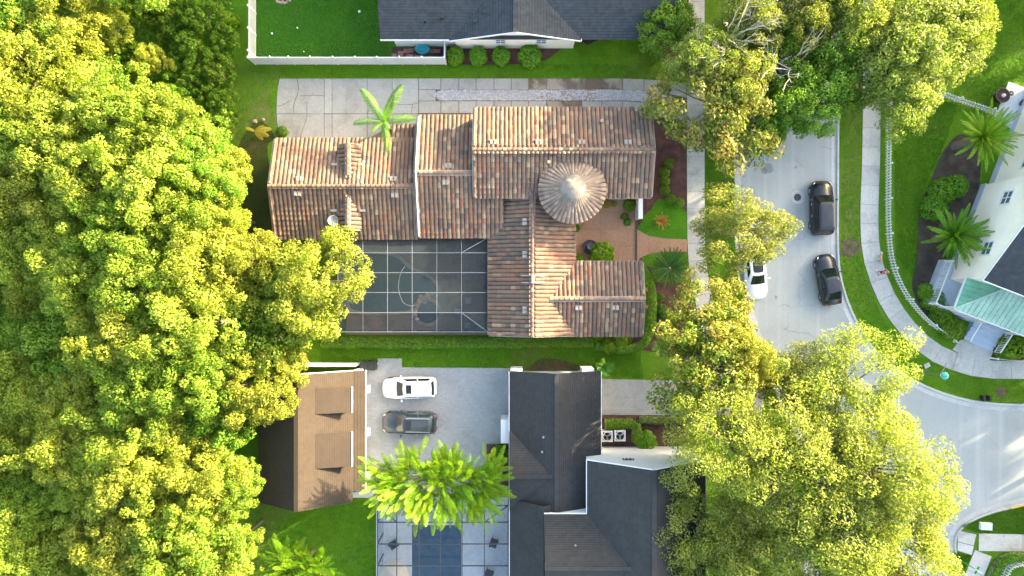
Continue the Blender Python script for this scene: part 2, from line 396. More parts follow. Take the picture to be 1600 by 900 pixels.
L_grass = mat_leaf('grass_blades', [(0, (.055, .165, .003)), (.5, (.090, .225, .005)), (1, (.15, .28, .010))], .35, 0, 0)
L_red = mat_leaf('red_flowers', [(0, (.35, .02, .02)), (1, (.5, .05, .05))])
L_gold = mat_leaf('golden_leaves', [(0, (.30, .26, .02)), (1, (.5, .40, .04))])

# ================================================================== THE SETTING
Z_ROAD = -.12
g = MB().add([(-700, -700, -.17), (700, -700, -.17), (700, 700, -.17), (-700, 700, -.17)], [(0, 1, 2, 3)])
struct(g.build('ground', M_grass))
def sheet(name, pts, z, m, parent=None):
    V = [Vector((p[0], p[1], z)) for p in pts]; n = len(V)
    if sum(V[i].x * V[(i + 1) % n].y - V[(i + 1) % n].x * V[i].y for i in range(n)) < 0: V = V[::-1]
    return ob(name, V, [tuple(range(n))], m, parent)
def pxs(L): return [W(x, y) for x, y in L]
# kerb lines of the street, photographed from above: west side, and the outer and inner sides of the bend
west_edge = px_line([(1150, -2000), (1150, -700), (1150, -100), (1150, 100), (1150, 300), (1152, 390), (1160, 445), (1178, 515), (1210, 600), (1262, 720), (1325, 860), (1400, 1030), (1640, 1560), (1900, 2100)])
east_edge = px_line([(1309, -2000), (1309, -700), (1309, -100), (1309, 100), (1308, 280), (1308, 390), (1314, 440), (1331, 490), (1360, 540), (1400, 577), (1442, 603), (1490, 621), (1540, 631), (1600, 634), (1700, 634), (2200, 634), (3400, 634)])
south_edge = px_line([(3400, 785), (2200, 785), (1700, 785), (1620, 786), (1580, 792), (1540, 803), (1510, 818), (1494, 836), (1492, 862), (1502, 895), (1560, 1030), (1800, 1560), (2040, 2100)])
B = 130.0
struct(sheet('road', west_edge + [Vector((60, -92, 0))] + south_edge[::-1] + east_edge[::-1], Z_ROAD, M_road))
struct(sheet('lawn_ground', [Vector((-B, B, 0)), Vector((-B, -B, 0)), Vector((west_edge[-1].x, -B, 0))] + west_edge[::-1], 0, M_grass))
struct(sheet('lawn_ground', [Vector((B * 1.2, B, 0))] + east_edge + [Vector((B * 1.2, B, 0))][:0], 0, M_grass))
struct(sheet('lawn_ground', [Vector((B * 1.2, -B, 0))] + south_edge + [Vector((south_edge[-1].x, -B, 0))], 0, M_grass))
def kerb(line, side, name='kerb'):
    prof = [(-.48, Z_ROAD + .004), (-.46, Z_ROAD + .016), (-.04, Z_ROAD + .008), (0, .012), (.03, .024), (.16, .024), (.18, -.02)]
    L = [offset(line, side * d) for d, z in prof]; V = []; F = []; k = len(prof)
    for i in range(len(line)):
        for j in range(k): V.append(Vector((L[j][i].x, L[j][i].y, prof[j][1])))
    for i in range(len(line) - 1):
        for j in range(k - 1):
            q = (i * k + j, (i + 1) * k + j, (i + 1) * k + j + 1, i * k + j + 1); F.append(q if side < 0 else q[::-1])
    return struct(ob(name, V, F, M_kerb))
kerb(west_edge, -1); kerb(east_edge, 1); kerb(south_edge, 1)
# painted stretch of kerb
yl = [p for p in south_edge if W(1578, 0).x < p.x < W(1640, 0).x and p.y > -20]
yo, yi = offset(yl, .165), offset(yl, .035)
V = [Vector((p.x, p.y, .03)) for p in yo] + [Vector((p.x, p.y, .03)) for p in yi]; n_ = len(yl)
struct(ob('kerb_marking', V, [(i, i + 1, n_ + i + 1, n_ + i) for i in range(n_ - 1)], M_yellow))
# paved walks: every slab is a piece of its own with an open joint
def slabs(parent, left, right, m, z0=.006, z1=.04, gap=.022, name='slab'):
    for i in range(len(left) - 1):
        a, b, c, d = left[i], left[i + 1], right[i + 1], right[i]
        t = (b - a).normalized() * gap / 2; t2 = (c - d).normalized() * gap / 2
        q = [a + t, b - t, c - t2, d + t2]
        MB().prism([(p.x, p.y) for p in q], z0, z1 + random.uniform(-.006, .006)).build(name, m(i) if callable(m) else m, parent)
def walk(name, center_px, width, step, m=M_walk):
    c = resample(px_line(center_px), step); l, r = offset(c, width / 2), offset(c, -width / 2)
    base = sheet(name, offset(c, width / 2 - .02) + offset(c, -width / 2 + .02)[::-1], .004, M_joint); struct(base)
    slabs(base, l, r, m); return base
random.seed(3)
walk('sidewalk', [(1087, -160), (1087, 60), (1087, 250), (1088, 380), (1094, 440), (1112, 520), (1142, 605), (1190, 722), (1255, 865), (1300, 960)], 1.52, 1.5)
walk('sidewalk', [(1362, -160), (1362, 0), (1362, 120), (1361, 240), (1358, 330), (1360, 385), (1369, 425), (1388, 470), (1418, 513), (1455, 547), (1500, 568), (1545, 577), (1600, 578), (1700, 578)], 1.55, 1.65)
walk('sidewalk', [(1700, 848), (1600, 848), (1529, 847)], 1.5, 2.1)
walk('sidewalk', [(1536, 864), (1520, 905), (1490, 990)], 1.55, 2.0)
b_ = struct(sheet('kerb_ramp', pxs([(1497, 828), (1526, 834), (1519, 868), (1496, 860)]), .005, M_joint))
MB().prism([(p.x, p.y) for p in pxs([(1497, 829), (1525, 835), (1521, 852), (1496, 846)])], .006, .034).build('slab', M_walk, b_)
MB().prism([(p.x, p.y) for p in pxs([(1496, 847), (1521, 853), (1518, 867), (1496, 860)])], .006, .037).build('slab', M_kerb, b_)
# planting beds and mown lawns (sheets a few millimetres apart)
def bed(name, L, z, m, smooth=True):
    P = [W(x, y) for x, y in L]
    return struct(sheet(name, catmull(P, 5, True) if smooth else P, z, m))
bed('mulch_bed', [(1010, 178), (1060, 172), (1073, 185), (1073, 330), (1050, 318), (1030, 318), (1010, 335), (996, 358), (985, 345), (985, 300), (1000, 240)], .004, M_mulch)
bed('mulch_bed', [(995, 402), (1015, 415), (1025, 440), (1060, 440), (1075, 450), (1090, 520), (1075, 560), (1040, 553), (1010, 548), (985, 540), (1005, 500), (1010, 450)], .004, M_mulch)
bed('lawn', [(996, 358), (1012, 337), (1024, 316), (1036, 312), (1073, 332), (1074, 370), (1045, 373), (1015, 370)], .012, M_lawn)
bed('lawn', [(1003, 402), (1020, 396), (1045, 394), (1074, 395), (1076, 440), (1058, 442), (1040, 432), (1025, 425), (1012, 415)], .012, M_lawn)
bed('lawn', [(1003, 415), (1012, 420), (1024, 445), (1027, 480), (1020, 515), (1012, 528), (1003, 528)], .012, M_lawn)
bed('turf_yard', [(399, -120), (399, 97), (694, 97), (694, 70), (620, 70), (585, -120)], .008, M_turf, False)
bed('mulch_bed', [(700, 70), (900, 72), (905, 60), (905, 20), (1000, 20), (1060, 40), (1055, 100), (1020, 80), (1005, 40), (960, 42), (925, 68), (880, 76), (835, 98), (700, 99)], .004, M_mulch)
bed('mulch_bed', [(850, 560), (885, 564), (912, 575), (912, 590), (830, 590), (830, 572)], .004, M_mulch)
bed('mulch_bed', [(760, 694), (797, 694), (797, 800), (760, 800)], .045, M_mulch, False)
bed('mulch_bed', [(940, 648), (1072, 648), (1075, 656), (1060, 700), (940, 698)], .004, M_mulch)
bed('shade_tinted_grass', [(378, 395), (420, 372), (425, 300), (418, 230), (430, 215), (405, 190), (372, 230), (366, 330)], .006, M_shadegrass)  # lawn by the wood edge, its shade painted into the colour
bed('soil_patch', [(1313, 374), (1320, 377), (1329, 371), (1337, 377), (1344, 375), (1343, 386), (1346, 396), (1336, 397), (1329, 404), (1320, 399), (1312, 401), (1315, 388)], .008, M_soil)
bed('soil_patch', [(1554, 610), (1558, 606), (1562, 602), (1567, 606), (1572, 604), (1571, 611), (1575, 616), (1569, 618), (1566, 623), (1560, 620), (1556, 623), (1557, 616)], .008, M_soil)
bed('soil_bed', [(1472, 240), (1500, 210), (1530, 230), (1530, 290), (1515, 340), (1470, 420), (1462, 470), (1480, 510), (1500, 530), (1475, 520), (1445, 490), (1425, 450), (1432, 400), (1436, 330), (1455, 280)], .006, M_darkmulch)
bed('soil_bed', [(1556, 548), (1610, 530), (1612, 566), (1556, 560)], .006, M_mulch)
bed('verge', [(1108, 262), (1144, 262), (1144, 310), (1105, 312)], .004, M_verge, False)
bed('verge', [(1318, 100), (1342, 100), (1342, 300), (1344, 380), (1318, 380)], .004, M_verge, False)
bed('verge', [(358, 95), (395, 105), (420, 130), (415, 205), (372, 225), (352, 180)], .005, M_verge)
# driveway of the tile roofed house
base = struct(sheet('driveway', catmull(pxs([(437, 124), (433, 150), (432, 185), (438, 214)]), 5) + pxs([(605, 217), (660, 182), (1020, 178), (1075, 186), (1075, 132), (1030, 125), (900, 122)]), .004, M_joint))
def quadslab(L, m=M_drive, parent=base, g=.034, h=.042):
    P = [W(x, y) for x, y in L]; c = sum(P, Vector()) / len(P)
    P = [p + (c - p).normalized() * g for p in P]
    MB().prism([(p.x, p.y) for p in P], .006, h + random.uniform(-.006, .006)).build('slab', m, parent)
lw = [(437, 122.5), (434, 135), (432.5, 150), (432, 165), (432, 178)]
quadslab(lw + [(507, 178), (507, 122.5)]); quadslab([(432, 178), (433, 195), (437, 216), (507, 216), (507, 178)])
for a, b in ((507, 519), (519, 574), (574, 613), (613, 654)):
    quadslab([(a, 122.5), (b, 122.5), (b, 178), (a, 178)]); quadslab([(a, 178), (b, 178), (b, 217 if b < 610 else 197), (a, 217)])
vx = [654, 689, 717, 744, 772, 799, 826, 854, 881, 909, 940, 973, 1006, 1040, 1073]
def bend(x): return 0 if x < 960 else (x - 960) ** 2 / 1000.0
for a, b in zip(vx, vx[1:]):
    wet = M_wet if 820 < a < 960 else M_drive
    quadslab([(a, 122.5 + bend(a) * .6), (b, 122.5 + bend(b) * .6), (b, 140 + bend(b)), (a, 140 + bend(a))], wet)
    quadslab([(a, 158 + bend(a)), (b, 158 + bend(b)), (b, 177 + bend(b)), (a, 177 + bend(a))], M_wet if 850 < a < 905 else M_drive)
quadslab([(654, 140), (681, 140), (681, 158), (654, 158)])
for L in ([(464, 123), (466, 130), (467, 138), (465, 148), (461, 158), (459, 168), (459, 176)], [(480, 179), (478, 190), (473, 203), (469, 216)], [(507, 150), (490, 149), (470, 150)], [(433, 166), (442, 164), (452, 158)], [(480, 160), (480, 177)], [(620, 163), (635, 164), (652, 162)], [(645, 163), (643, 176)], [(574, 150), (577, 165), (575, 178)]):
    c = px_line(L, 4); l, r = offset(c, .022), offset(c, -.022); n = len(c)
    ob('crack', [Vector((p.x, p.y, .0535)) for p in l + r], [(i, n + i, n + i + 1, i + 1) for i in range(n - 1)], M_joint, base)
sheet('paver_bed', [W(683, 149), W(686, 142), W(1000, 142), W(1040, 146), W(1040, 163), W(1000, 157), W(686, 157)], .032, plain('paver_bedding', (.30, .30, .30), .9), base)
# strip of pebbly pavers down the middle: too many to pick apart
rng = np.random.default_rng(5); V = []; F = []; rn = []
for ix in range(-46, 92):
    for iy in range(7):
        x = ix * .15 + rng.uniform(-.02, .02); px = 800 + x * 18
        y0 = (450 - (141.2 + bend(px))) / 18; y = y0 - iy * .137 + rng.uniform(-.015, .015)
        s = rng.uniform(.064, .078); t = rng.uniform(.040, .050); n0 = len(V)
        if px < 690 and abs(iy - 3) > (px - 680) * .3 + 1: continue
        for zz, ss in ((.006, 1), (t, .85)):
            for k in range(4):
                a = math.pi / 4 + k * math.pi / 2 + rng.uniform(-.2, .2)
                V.append((x + math.cos(a) * s * 1.4 * ss, y + math.sin(a) * s * 1.3 * ss, zz))
        F += [(n0 + 4, n0 + 5, n0 + 6, n0 + 7)] + [(n0 + k, n0 + (k + 1) % 4, n0 + 4 + (k + 1) % 4, n0 + 4 + k) for k in range(4)]
        rn += [rng.uniform(.85, 1.0) if 840 < px < 930 and rng.random() < .6 else rng.uniform(0, .92)] * 5
st = ob('paver_strip', V, F, M_pebble, base, kind='stuff')
at = st.data.attributes.new('rnd', 'FLOAT', 'FACE'); at.data.foreach_set('value', rn)
# courtyard and garden path in terracotta
base = struct(sheet('courtyard', pxs([(890, 300), (995, 300), (994, 358), (1015, 369), (1045, 373), (1074, 374), (1074, 394), (1045, 393), (1018, 396), (1000, 404), (994, 412), (890, 412)]), .014, M_joint))
xs = [892, 910, 938, 966, 992]
for a, b in zip(xs, xs[1:]):
    for c, d in ((300, 330), (330, 358), (358, 385), (385, 412)): quadslab([(a, c), (b, c), (b, d), (a, d)], M_terra, base, .009, .05)
quadslab([(995, 358.5), (1013, 368), (1013, 397.5), (1000, 403), (995, 411)], M_terra, base, .01, .05)
quadslab([(1013, 368), (1030, 371.5), (1045, 373), (1045, 393), (1030, 394), (1013, 397.5)], M_terra, base, .01, .05)
quadslab([(1045, 373), (1074, 374), (1074, 394), (1045, 393)], M_terra, base, .01, .05)
# paved court of the neighbours and their drive
struct(MB().prism([(p.x, p.y) for p in pxs([(556, 578), (590, 578), (590, 560), (628, 560), (628, 574), (797, 575), (797, 693), (760, 693), (760, 772), (556, 772)])], .005, .04).build('paved_court', M_court))
struct(MB().prism([(p.x, p.y) for p in pxs([(938, 592), (1074, 595), (1150, 600), (1195, 600), (1190, 650), (1074, 649), (938, 648)])], .005, .03).build('driveway', M_court))
# oil marks where cars stop are part of the court; path beside the garage
struct(MB().prism([(p.x, p.y) for p in pxs([(540, 769), (600, 770), (600, 778), (540, 777)])], .005, .05).build('path', M_walk))
# front walk of the corner house
struct(MB().prism([(p.x, p.y) for p in pxs([(1500, 531), (1552, 549), (1544, 566), (1510, 559), (1488, 546)])], .005, .037).build('path', M_walk))
# side patio by the north house
base = struct(sheet('patio', pxs([(612, 74), (695, 74), (695, 97), (612, 97)]), .014, M_mulch))
for (x, y, w_, d_) in ((616, 88, 8, 8), (626, 84, 9, 8), (635, 80, 9, 7), (643, 79, 7, 7), (640, 88, 12, 6), (678, 80, 20, 6), (655, 90, 14, 8)):
    quadslab([(x - w_ / 2, y - d_ / 2), (x + w_ / 2, y - d_ / 2), (x + w_ / 2, y + d_ / 2), (x - w_ / 2, y + d_ / 2)], M_brickwalk, base, .01, .05)
# white terrace slab of the eastern house
struct(MB().prism([(p.x, p.y) for p in pxs([(1575, 128), (1640, 152), (1620, 215), (1552, 190)])], .005, .09).build('terrace', M_pale))

# ================================================================== BUILDINGS
random.seed(11)
def set_rnd(me, vals):
    at = me.attributes.new('rnd', 'FLOAT', 'FACE'); at.data.foreach_set('value', vals)
def barrel(p, length, hgt, seg=4, taper=.86):
    """half-round clay tile lying along +Y from y=0 (low, raised end) to y=length"""
    V = []
    for y, k, z in ((0, 1, .035), (length, taper, .0)):
        for i in range(seg + 1):
            a = math.pi * i / seg; V.append((-math.cos(a) * p / 2 * k, y, z + math.sin(a) * hgt * k))
    F = [(i, i + 1, seg + 2 + i, seg + 1 + i) for i in range(seg)] + [tuple(range(seg + 1))]
    return V, F
def inside(poly, x, y):
    c = False; n = len(poly); j = n - 1
    for i in range(n):
        if (poly[i][1] > y) != (poly[j][1] > y) and x < (poly[j][0] - poly[i][0]) * (y - poly[i][1]) / (poly[j][1] - poly[i][1]) + poly[i][0]: c = not c
        j = i
    return c
P_, L_, TH = .345, .42, .115
def tile_slope(house, poly):
    """one slope: deck slab (part roof) carrying its barrel tiles; poly[0]->poly[1] is the eave, anticlockwise from above"""
    poly = [Vector(p) for p in poly]
    deck = MB().slab(poly, .12).build('roof', M_deck, house)
    o = poly[0]; a = (poly[1] - o).normalized(); n = a.cross(poly[-1] - o).normalized(); b = n.cross(a)
    uv = [((q - o).dot(a), (q - o).dot(b)) for q in poly]
    us = [q[0] for q in uv]; vv = [q[1] for q in uv]
    T, TF = barrel(P_, L_ * 1.16, TH); V = []; F = []; rn = []
    nu = max(1, round((max(us) - min(us)) / P_)); p = (max(us) - min(us)) / nu
    for i in range(nu):
        u = min(us) + (i + .5) * p; j = 0; v = -.10; colr = random.random()
        while v < max(vv) - .05:
            if inside(uv, u, min(max(v + L_ / 2, .02), max(vv) - .02)):
                base = o + a * (u + random.uniform(-.012, .012)) + b * (v + random.uniform(-.015, .015)) + n * .012; tw = random.uniform(-.03, .03); n0 = len(V)
                for (x, y, z) in T: V.append(base + a * (x + y * tw) + b * y + n * z)
                F += [tuple(n0 + k for k in f) for f in TF]
                r = random.random() if random.random() < .55 else colr; rn += [r] * len(TF)
            v += L_; j += 1
    if V:
        t = ob('roof_tiles', V, F, M_tile, deck, kind='stuff'); set_rnd(t.data, rn)
    return deck
RC = None
def caps(parent, a, b, w=.30, name='ridge_tile', mortar=.44, lift=.05):
    """ridge or verge: bed of mortar with one half-round cap tile after another"""
    global RC
    a, b = Vector(a), Vector(b)
    if mortar: MB().bar(a + Vector((0, 0, lift)), b + Vector((0, 0, lift)), mortar, .09).build('mortar_bed', M_mortar, parent)
    if RC is None:
        V, F = barrel(.30, .44, .12, 5, .88); RC = mk(V, F, False, 'ridge_tile'); RC.materials.append(M_ridge)
    n = max(1, round((b - a).length / .40)); d = (b - a).normalized()
    x = d.cross(Vector((0, 0, 1))).normalized(); z = x.cross(d)
    for i in range(n):
        p = a + (b - a) * (i / n) + Vector((0, 0, lift + .03)) - ORG[parent.name]
        o = bpy.data.objects.new(name, RC); COL.objects.link(o); o.parent = parent
        m = Matrix((x, d, z)).transposed().to_4x4(); m.translation = p
        o.matrix_local = m @ Matrix.Diagonal((w / .30, 1, w / .30, 1))
def vents(deck, spots, z_at, along='x'):
    for (px, py, h) in spots:
        p = W(px, py, h); z = z_at(p.x, p.y); m = MB()
        for s in (-1, 1):
            c = Vector((p.x + s * .155 if along == 'x' else p.x, p.y if along == 'x' else p.y + s * .155, z + .13))
            m.box(c, (.27, .40, .12) if along == 'x' else (.40, .27, .12)); m.box(c + Vector((0, 0, .075)), (.19, .30, .04) if along == 'x' else (.30, .19, .04))
        m.build('roof_vent', M_mortar, deck)
def gable_walls(house, axis, x0, x1, y0, y1, eave, ridge, m, inset=.35, rake=.2):
    """pentagon prism under a gable roof; x/y are roof edges"""
    mb = MB()
    if axis == 'x':
        ym = (y0 + y1) / 2; k = (ridge - eave) / (y1 - ym); e = eave - .16 + 0 * k
        sec = [(y0 + inset, 0), (y1 - inset, 0), (y1 - inset, e + inset * k), (ym, ridge - .2), (y0 + inset, e + inset * k)]
        for i, x in enumerate((x0 + rake, x1 - rake)): mb.V += [Vector((x, y, z)) for y, z in sec]
    else:
        xm = (x0 + x1) / 2; k = (ridge - eave) / (x1 - xm); e = eave - .16
        sec = [(x0 + inset, 0), (x1 - inset, 0), (x1 - inset, e + inset * k), (xm, ridge - .2), (x0 + inset, e + inset * k)]
        for i, y in enumerate((y1 - rake, y0 + rake)): mb.V += [Vector((x, y, z)) for x, z in sec]
    mb.F = [(4, 3, 2, 1, 0), (5, 6, 7, 8, 9)] + [(i, (i + 1) % 5, 5 + (i + 1) % 5, 5 + i) for i in range(5)]
    return mb.build('wall', m, house)
def tile_gable(house, axis, x0, x1, y0, y1, eave, ridge, walls=True, verge=(1, 1), ridge_caps=True, wall_m=None):
    if axis == 'x':
        ym = (y0 + y1) / 2
        d1 = tile_slope(house, [(x0, y0, eave), (x1, y0, eave), (x1, ym, ridge), (x0, ym, ridge)])
        d2 = tile_slope(house, [(x1, y1, eave), (x0, y1, eave), (x0, ym, ridge), (x1, ym, ridge)])
        if ridge_caps: caps(d1, (x0, ym, ridge + .03), (x1, ym, ridge + .03))
        for on, x in zip(verge, (x0 + .1, x1 - .1)):
            if on: caps(d1, (x, y0, eave), (x, ym, ridge), .24, 'verge_tile', .34); caps(d2, (x, y1, eave), (x, ym, ridge), .24, 'verge_tile', .34)
    else:
        xm = (x0 + x1) / 2
        d1 = tile_slope(house, [(x0, y1, eave), (x0, y0, eave), (xm, y0, ridge), (xm, y1, ridge)])
        d2 = tile_slope(house, [(x1, y0, eave), (x1, y1, eave), (xm, y1, ridge), (xm, y0, ridge)])
        if ridge_caps: caps(d1, (xm, y0, ridge + .03), (xm, y1, ridge + .03))
        for on, y in zip(verge, (y0 + .1, y1 - .1)):
            if on: caps(d1, (x0, y, eave), (xm, y, ridge), .24, 'verge_tile', .34); caps(d2, (x1, y, eave), (xm, y, ridge), .24, 'verge_tile', .34)
    if walls: gable_walls(house, axis, x0, x1, y0, y1, eave, ridge, wall_m or M_stucco)
    return d1, d2
def plane_z(d, poly):
    p = [Vector(q) for q in poly]; n = (p[1] - p[0]).cross(p[2] - p[0])
    return lambda x, y: p[0].z - (n.x * (x - p[0].x) + n.y * (y - p[0].y)) / n.z

# ---- the house with clay tile roofs
H1 = tag(empty('tile_roof_house', (0, 8, 0)), 'sprawling house with weathered clay barrel tile roofs and round turret', 'house')
# west wing
A = (-19.57, -7.72, 4.12, 12.24, 3.0, 4.48)
dA1, dA2 = tile_gable(H1, 'x', *A, verge=(1, 1))
kA = (A[5] - A[4]) / 4.06; zA = lambda x, y: A[5] - abs(y - 8.18) * kA
tile_slope(dA2 and H1, [(-7.8, 13.5, 2.54), (-10.0, 13.5, 2.54), (-10.0, 12.1, 3.06), (-7.8, 12.1, 3.06)])
MB().box((-8.9, 12.5, 1.2), (1.8, 1.4, 2.3)).build('wall', M_stucco, H1)
vents(dA2, [(469, 280, 4.2), (615, 280, 4.2)], zA); vents(dA1, [(466, 303, 4.2), (617, 305, 4.2)], zA)
for px, py, dk in ((523, 257, dA2), (565, 257, dA2), (522, 329, dA1), (567, 329, dA1)):
    p = W(px, py, 3.8); MB().box((p.x, p.y, zA(p.x, p.y) + .15), (.5, .2, .07)).build('snow_guard', M_mortar, dk)
# dormers on the west wing
for sgn in (1, -1):
    xm = W(543.5, 0, 4.3).x; w2 = .83; yf = W(0, 226 if sgn > 0 else 359, 3.9).y
    yb = 8.18 + sgn * .6; e, r = 3.72, 4.28
    d1 = tile_slope(H1, [(xm - w2, max(yf, yb), e), (xm - w2, min(yf, yb), e), (xm, min(yf, yb), r), (xm, max(yf, yb), r)])
    d2 = tile_slope(H1, [(xm + w2, min(yf, yb), e), (xm + w2, max(yf, yb), e), (xm, max(yf, yb), r), (xm, min(yf, yb), r)])
    caps(d1, (xm, yf, r + .03), (xm, 8.18 + sgn * .9, r + .03))
    MB().add([(xm - w2 + .15, yf - sgn * .15, 2.7), (xm + w2 - .15, yf - sgn * .15, 2.7), (xm + w2 - .15, yf - sgn * .15, e), (xm, yf - sgn * .15, r - .14), (xm - w2 + .15, yf - sgn * .15, e),
              (xm - w2 + .15, yf - sgn * 2.2, 2.7), (xm + w2 - .15, yf - sgn * 2.2, 2.7), (xm + w2 - .15, yf - sgn * 2.2, e), (xm, yf - sgn * 2.2, r - .14), (xm - w2 + .15, yf - sgn * 2.2, e)],
             [(0, 1, 2, 3, 4), (9, 8, 7, 6, 5), (0, 5, 6, 1), (1, 6, 7, 2), (2, 7, 8, 3), (3, 8, 9, 4), (4, 9, 5, 0)]).build('dormer_wall', M_stucco, H1)
    MB().bar((xm - w2 - .03, yf + sgn * .03, e + .02), (xm, yf + sgn * .03, r + .03), .07, .14).bar((xm + w2 + .03, yf + sgn * .03, e + .02), (xm, yf + sgn * .03, r + .03), .07, .14).build('bargeboard', M_mortar, H1)
# middle block
C = (-7.75, -2.9, 4.21, 14.09, 3.2, 5.0)
dC1, dC2 = tile_gable(H1, 'x', C[0], C[1] + 2.2, *C[2:], verge=(1, 0))
kC = 1.8 / 4.94; zC = lambda x, y: 5.0 - abs(y - 9.15) * kC
vents(dC2, [(700, 259, 4.8)], zC); vents(dC1, [(697, 285, 4.8)], zC)
MB().bar((-7.62, 4.25, 3.42), (-7.62, 9.15, 5.22), .10, .14).bar((-7.62, 9.15, 5.22), (-7.62, 14.0, 3.44), .10, .14).build('verge_flashing', M_white, H1)
# upper street block
D = (-3.08, 11.2, 7.30, 14.39, 4.5, 5.8)
dD1, dD2 = tile_gable(H1, 'x', *D, verge=(1, 1))
zD = lambda x, y: 5.8 - abs(y - 10.845) * 1.3 / 3.545
vents(dD2, [(771, 223, 5.5), (842, 223, 5.5), (908.5, 223, 5.5), (980.5, 223, 5.5)], zD)
for px, py in ((940, 189), (857, 255)):
    p = W(px, py, 5.2); MB().lathe((p.x, p.y, zD(p.x, p.y) - .1), [(.001, .55), (.13, .55), (.13, .0)], 8).build('vent_pipe', M_mortar, dD2)
MB().bar((5.5, 7.24, 4.42), (11.1, 7.24, 4.42), .1, .12).build('gutter', M_white, H1)
# garden wing running south, and the gable towards the street
E = (-1.86, 5.12, -3.9, 8.4, 3.0, 4.6)
dE1, dE2 = tile_gable(H1, 'y', *E, verge=(1, 0))
zE = lambda x, y: 4.6 - abs(x - 1.63) * 1.6 / 3.49
vents(dE1, [(820, 347, 4.1), (820, 398, 4.1), (820, 484, 4.1)], zE, 'y')
F_ = (3.05, 10.77, -3.9, 2.11, 3.0, 3.92)
dF1, dF2 = tile_gable(H1, 'x', *F_, verge=(0, 1))
zF = lambda x, y: 3.92 - abs(y + .895) * .92 / 3.005
vents(dF1, [(904.5, 481, 4), (962, 481, 4)], zF)
c = W(833, 436, 4.5); m = MB()
for dy in (-.28, .28): m.bar((c.x - .95, c.y + dy, 4.36), (c.x - .1, c.y + dy, 4.80), .11, .1).bar((c.x + .95, c.y + dy, 4.36), (c.x + .1, c.y + dy, 4.80), .11, .1)
m.box((c.x, c.y, 4.82), (.26, .7, .2)); m.build('ridge_saddle', M_mortar, dE1)
MB().bar((5.25, 2.2, 2.9), (10.7, 2.2, 2.9), .1, .12).build('gutter', M_white, H1)
MB().bar((5.22, 2.3, 2.9), (5.22, 6.2, 2.9), .1, .12).build('gutter', M_white, H1)
# round turret: wall drum, conical deck, radial tiles, mortared crown
tc = W(894, 296.5, 5.2); tx, ty = tc.x, tc.y; TR, T0, T1 = 2.6, 5.2, 6.45
MB().lathe((tx, ty, 0), [(2.28, 0), (2.28, 5.2)], 32).build('tower_wall', M_stucco, H1, True)
cone = MB().lathe((tx, ty, 0), [(TR, T0 - .05), (TR, T0 + .02), (.6, T1 - .32), (.02, T1 - .12)], 44).build('tower_roof', M_deck, H1)
V = []; F = []; rn = []; NR = 44; sl_ = math.hypot(TR, T1 - T0)
for k in range(NR):
    a = 2 * math.pi * k / NR; ra = Vector((math.cos(a), math.sin(a), 0)); ta = Vector((-ra.y, ra.x, 0)); up = Vector((0, 0, 1))
    dn = (ra * TR + up * (T0 - T1)).normalized(); nn = ta.cross(dn); nn = nn if nn.z > 0 else -nn
    for j in range(5):
        s0 = sl_ * (1 - j / 6.3) + .06; s1 = sl_ * (1 - (j + 1.12) / 6.3); n0 = len(V); rv = random.random()
        for s_, lift in ((s0, .035), (s1, 0)):
            wid = max(.03, 2 * math.pi * s_ * (TR / sl_) / NR * .94); c0 = Vector((tx, ty, T1 + .02)) + dn * s_ + nn * lift
            for i in range(5):
                b = math.pi * i / 4; V.append(c0 - ta * math.cos(b) * wid / 2 + nn * math.sin(b) * min(.11, wid * .36))
        F += [(n0 + i, n0 + i + 1, n0 + 6 + i, n0 + 5 + i) for i in range(4)] + [tuple(range(n0, n0 + 5))]; rn += [rv] * 5
t = ob('roof_tiles', V, F, M_conetile, cone, kind='stuff'); set_rnd(t.data, rn)
m = MB()
for k in range(NR):
    a = 2 * math.pi * (k + .5) / NR; ra = Vector((math.cos(a), math.sin(a), 0)); r1 = random.uniform(1.9, 2.55)
    P0 = Vector((tx, ty, T1)); 
    pt = lambda r: P0 + ra * r + Vector((0, 0, -(T1 - T0) * r / TR + .05))
    m.tube([pt(.6), pt(r1 * .6), pt(r1)], [.075, .06, .04], 4)
m.build('mortar_ribs', M_crown, cone, kind='stuff')
m = MB(); pr = [(.001, T1 - .02), (.3, T1 - .06), (.55, T1 - .13), (.78, T1 - .24), (1.0, T1 - .36), (1.04, T1 - .5)]
m.lathe((tx, ty, 0), pr, 26)
for i, v in enumerate(m.V):
    d = Vector((v.x - tx, v.y - ty, 0)); k = 1 + .16 * mnoise.noise(Vector((v.x * 2, v.y * 2, 3))) ; m.V[i] = Vector((tx + d.x * k, ty + d.y * k, v.z))
m.build('mortar_crown', M_crown, cone, True)
# gutters on the pool side and a bright garden wall beam
MB().bar((-19.4, 4.05, 2.92), (-7.8, 4.05, 2.92), .1, .12).build('gutter', M_dark, H1)
gw = tag(empty('garden_wall', W(995, 327)), 'short white garden wall with a flat coping beside the courtyard entrance', 'garden wall')
MB().box(W(994, 327) + Vector((0, 0, 1.0)), (.24, 1.9, 2.0)).build('wall', M_stucco, gw); MB().box(W(994, 327) + Vector((0, 0, 2.06)), (.36, 2.05, .12)).build('coping', M_white, gw)
gt = tag(empty('courtyard_gate', W(994, 376)), 'low dark iron gate across the terracotta courtyard entrance', 'gate')
a, b = W(993.5, 347), W(993.5, 408)
for z in (.12, .5): MB().bar(a + Vector((0, 0, z)), b + Vector((0, 0, z)), .04).build('rail', M_iron, gt)
for i in range(12): q = a.lerp(b, i / 11); MB().bar(q + Vector((0, 0, .05)), q + Vector((0, 0, .55)), .03).build('bar', M_iron, gt)
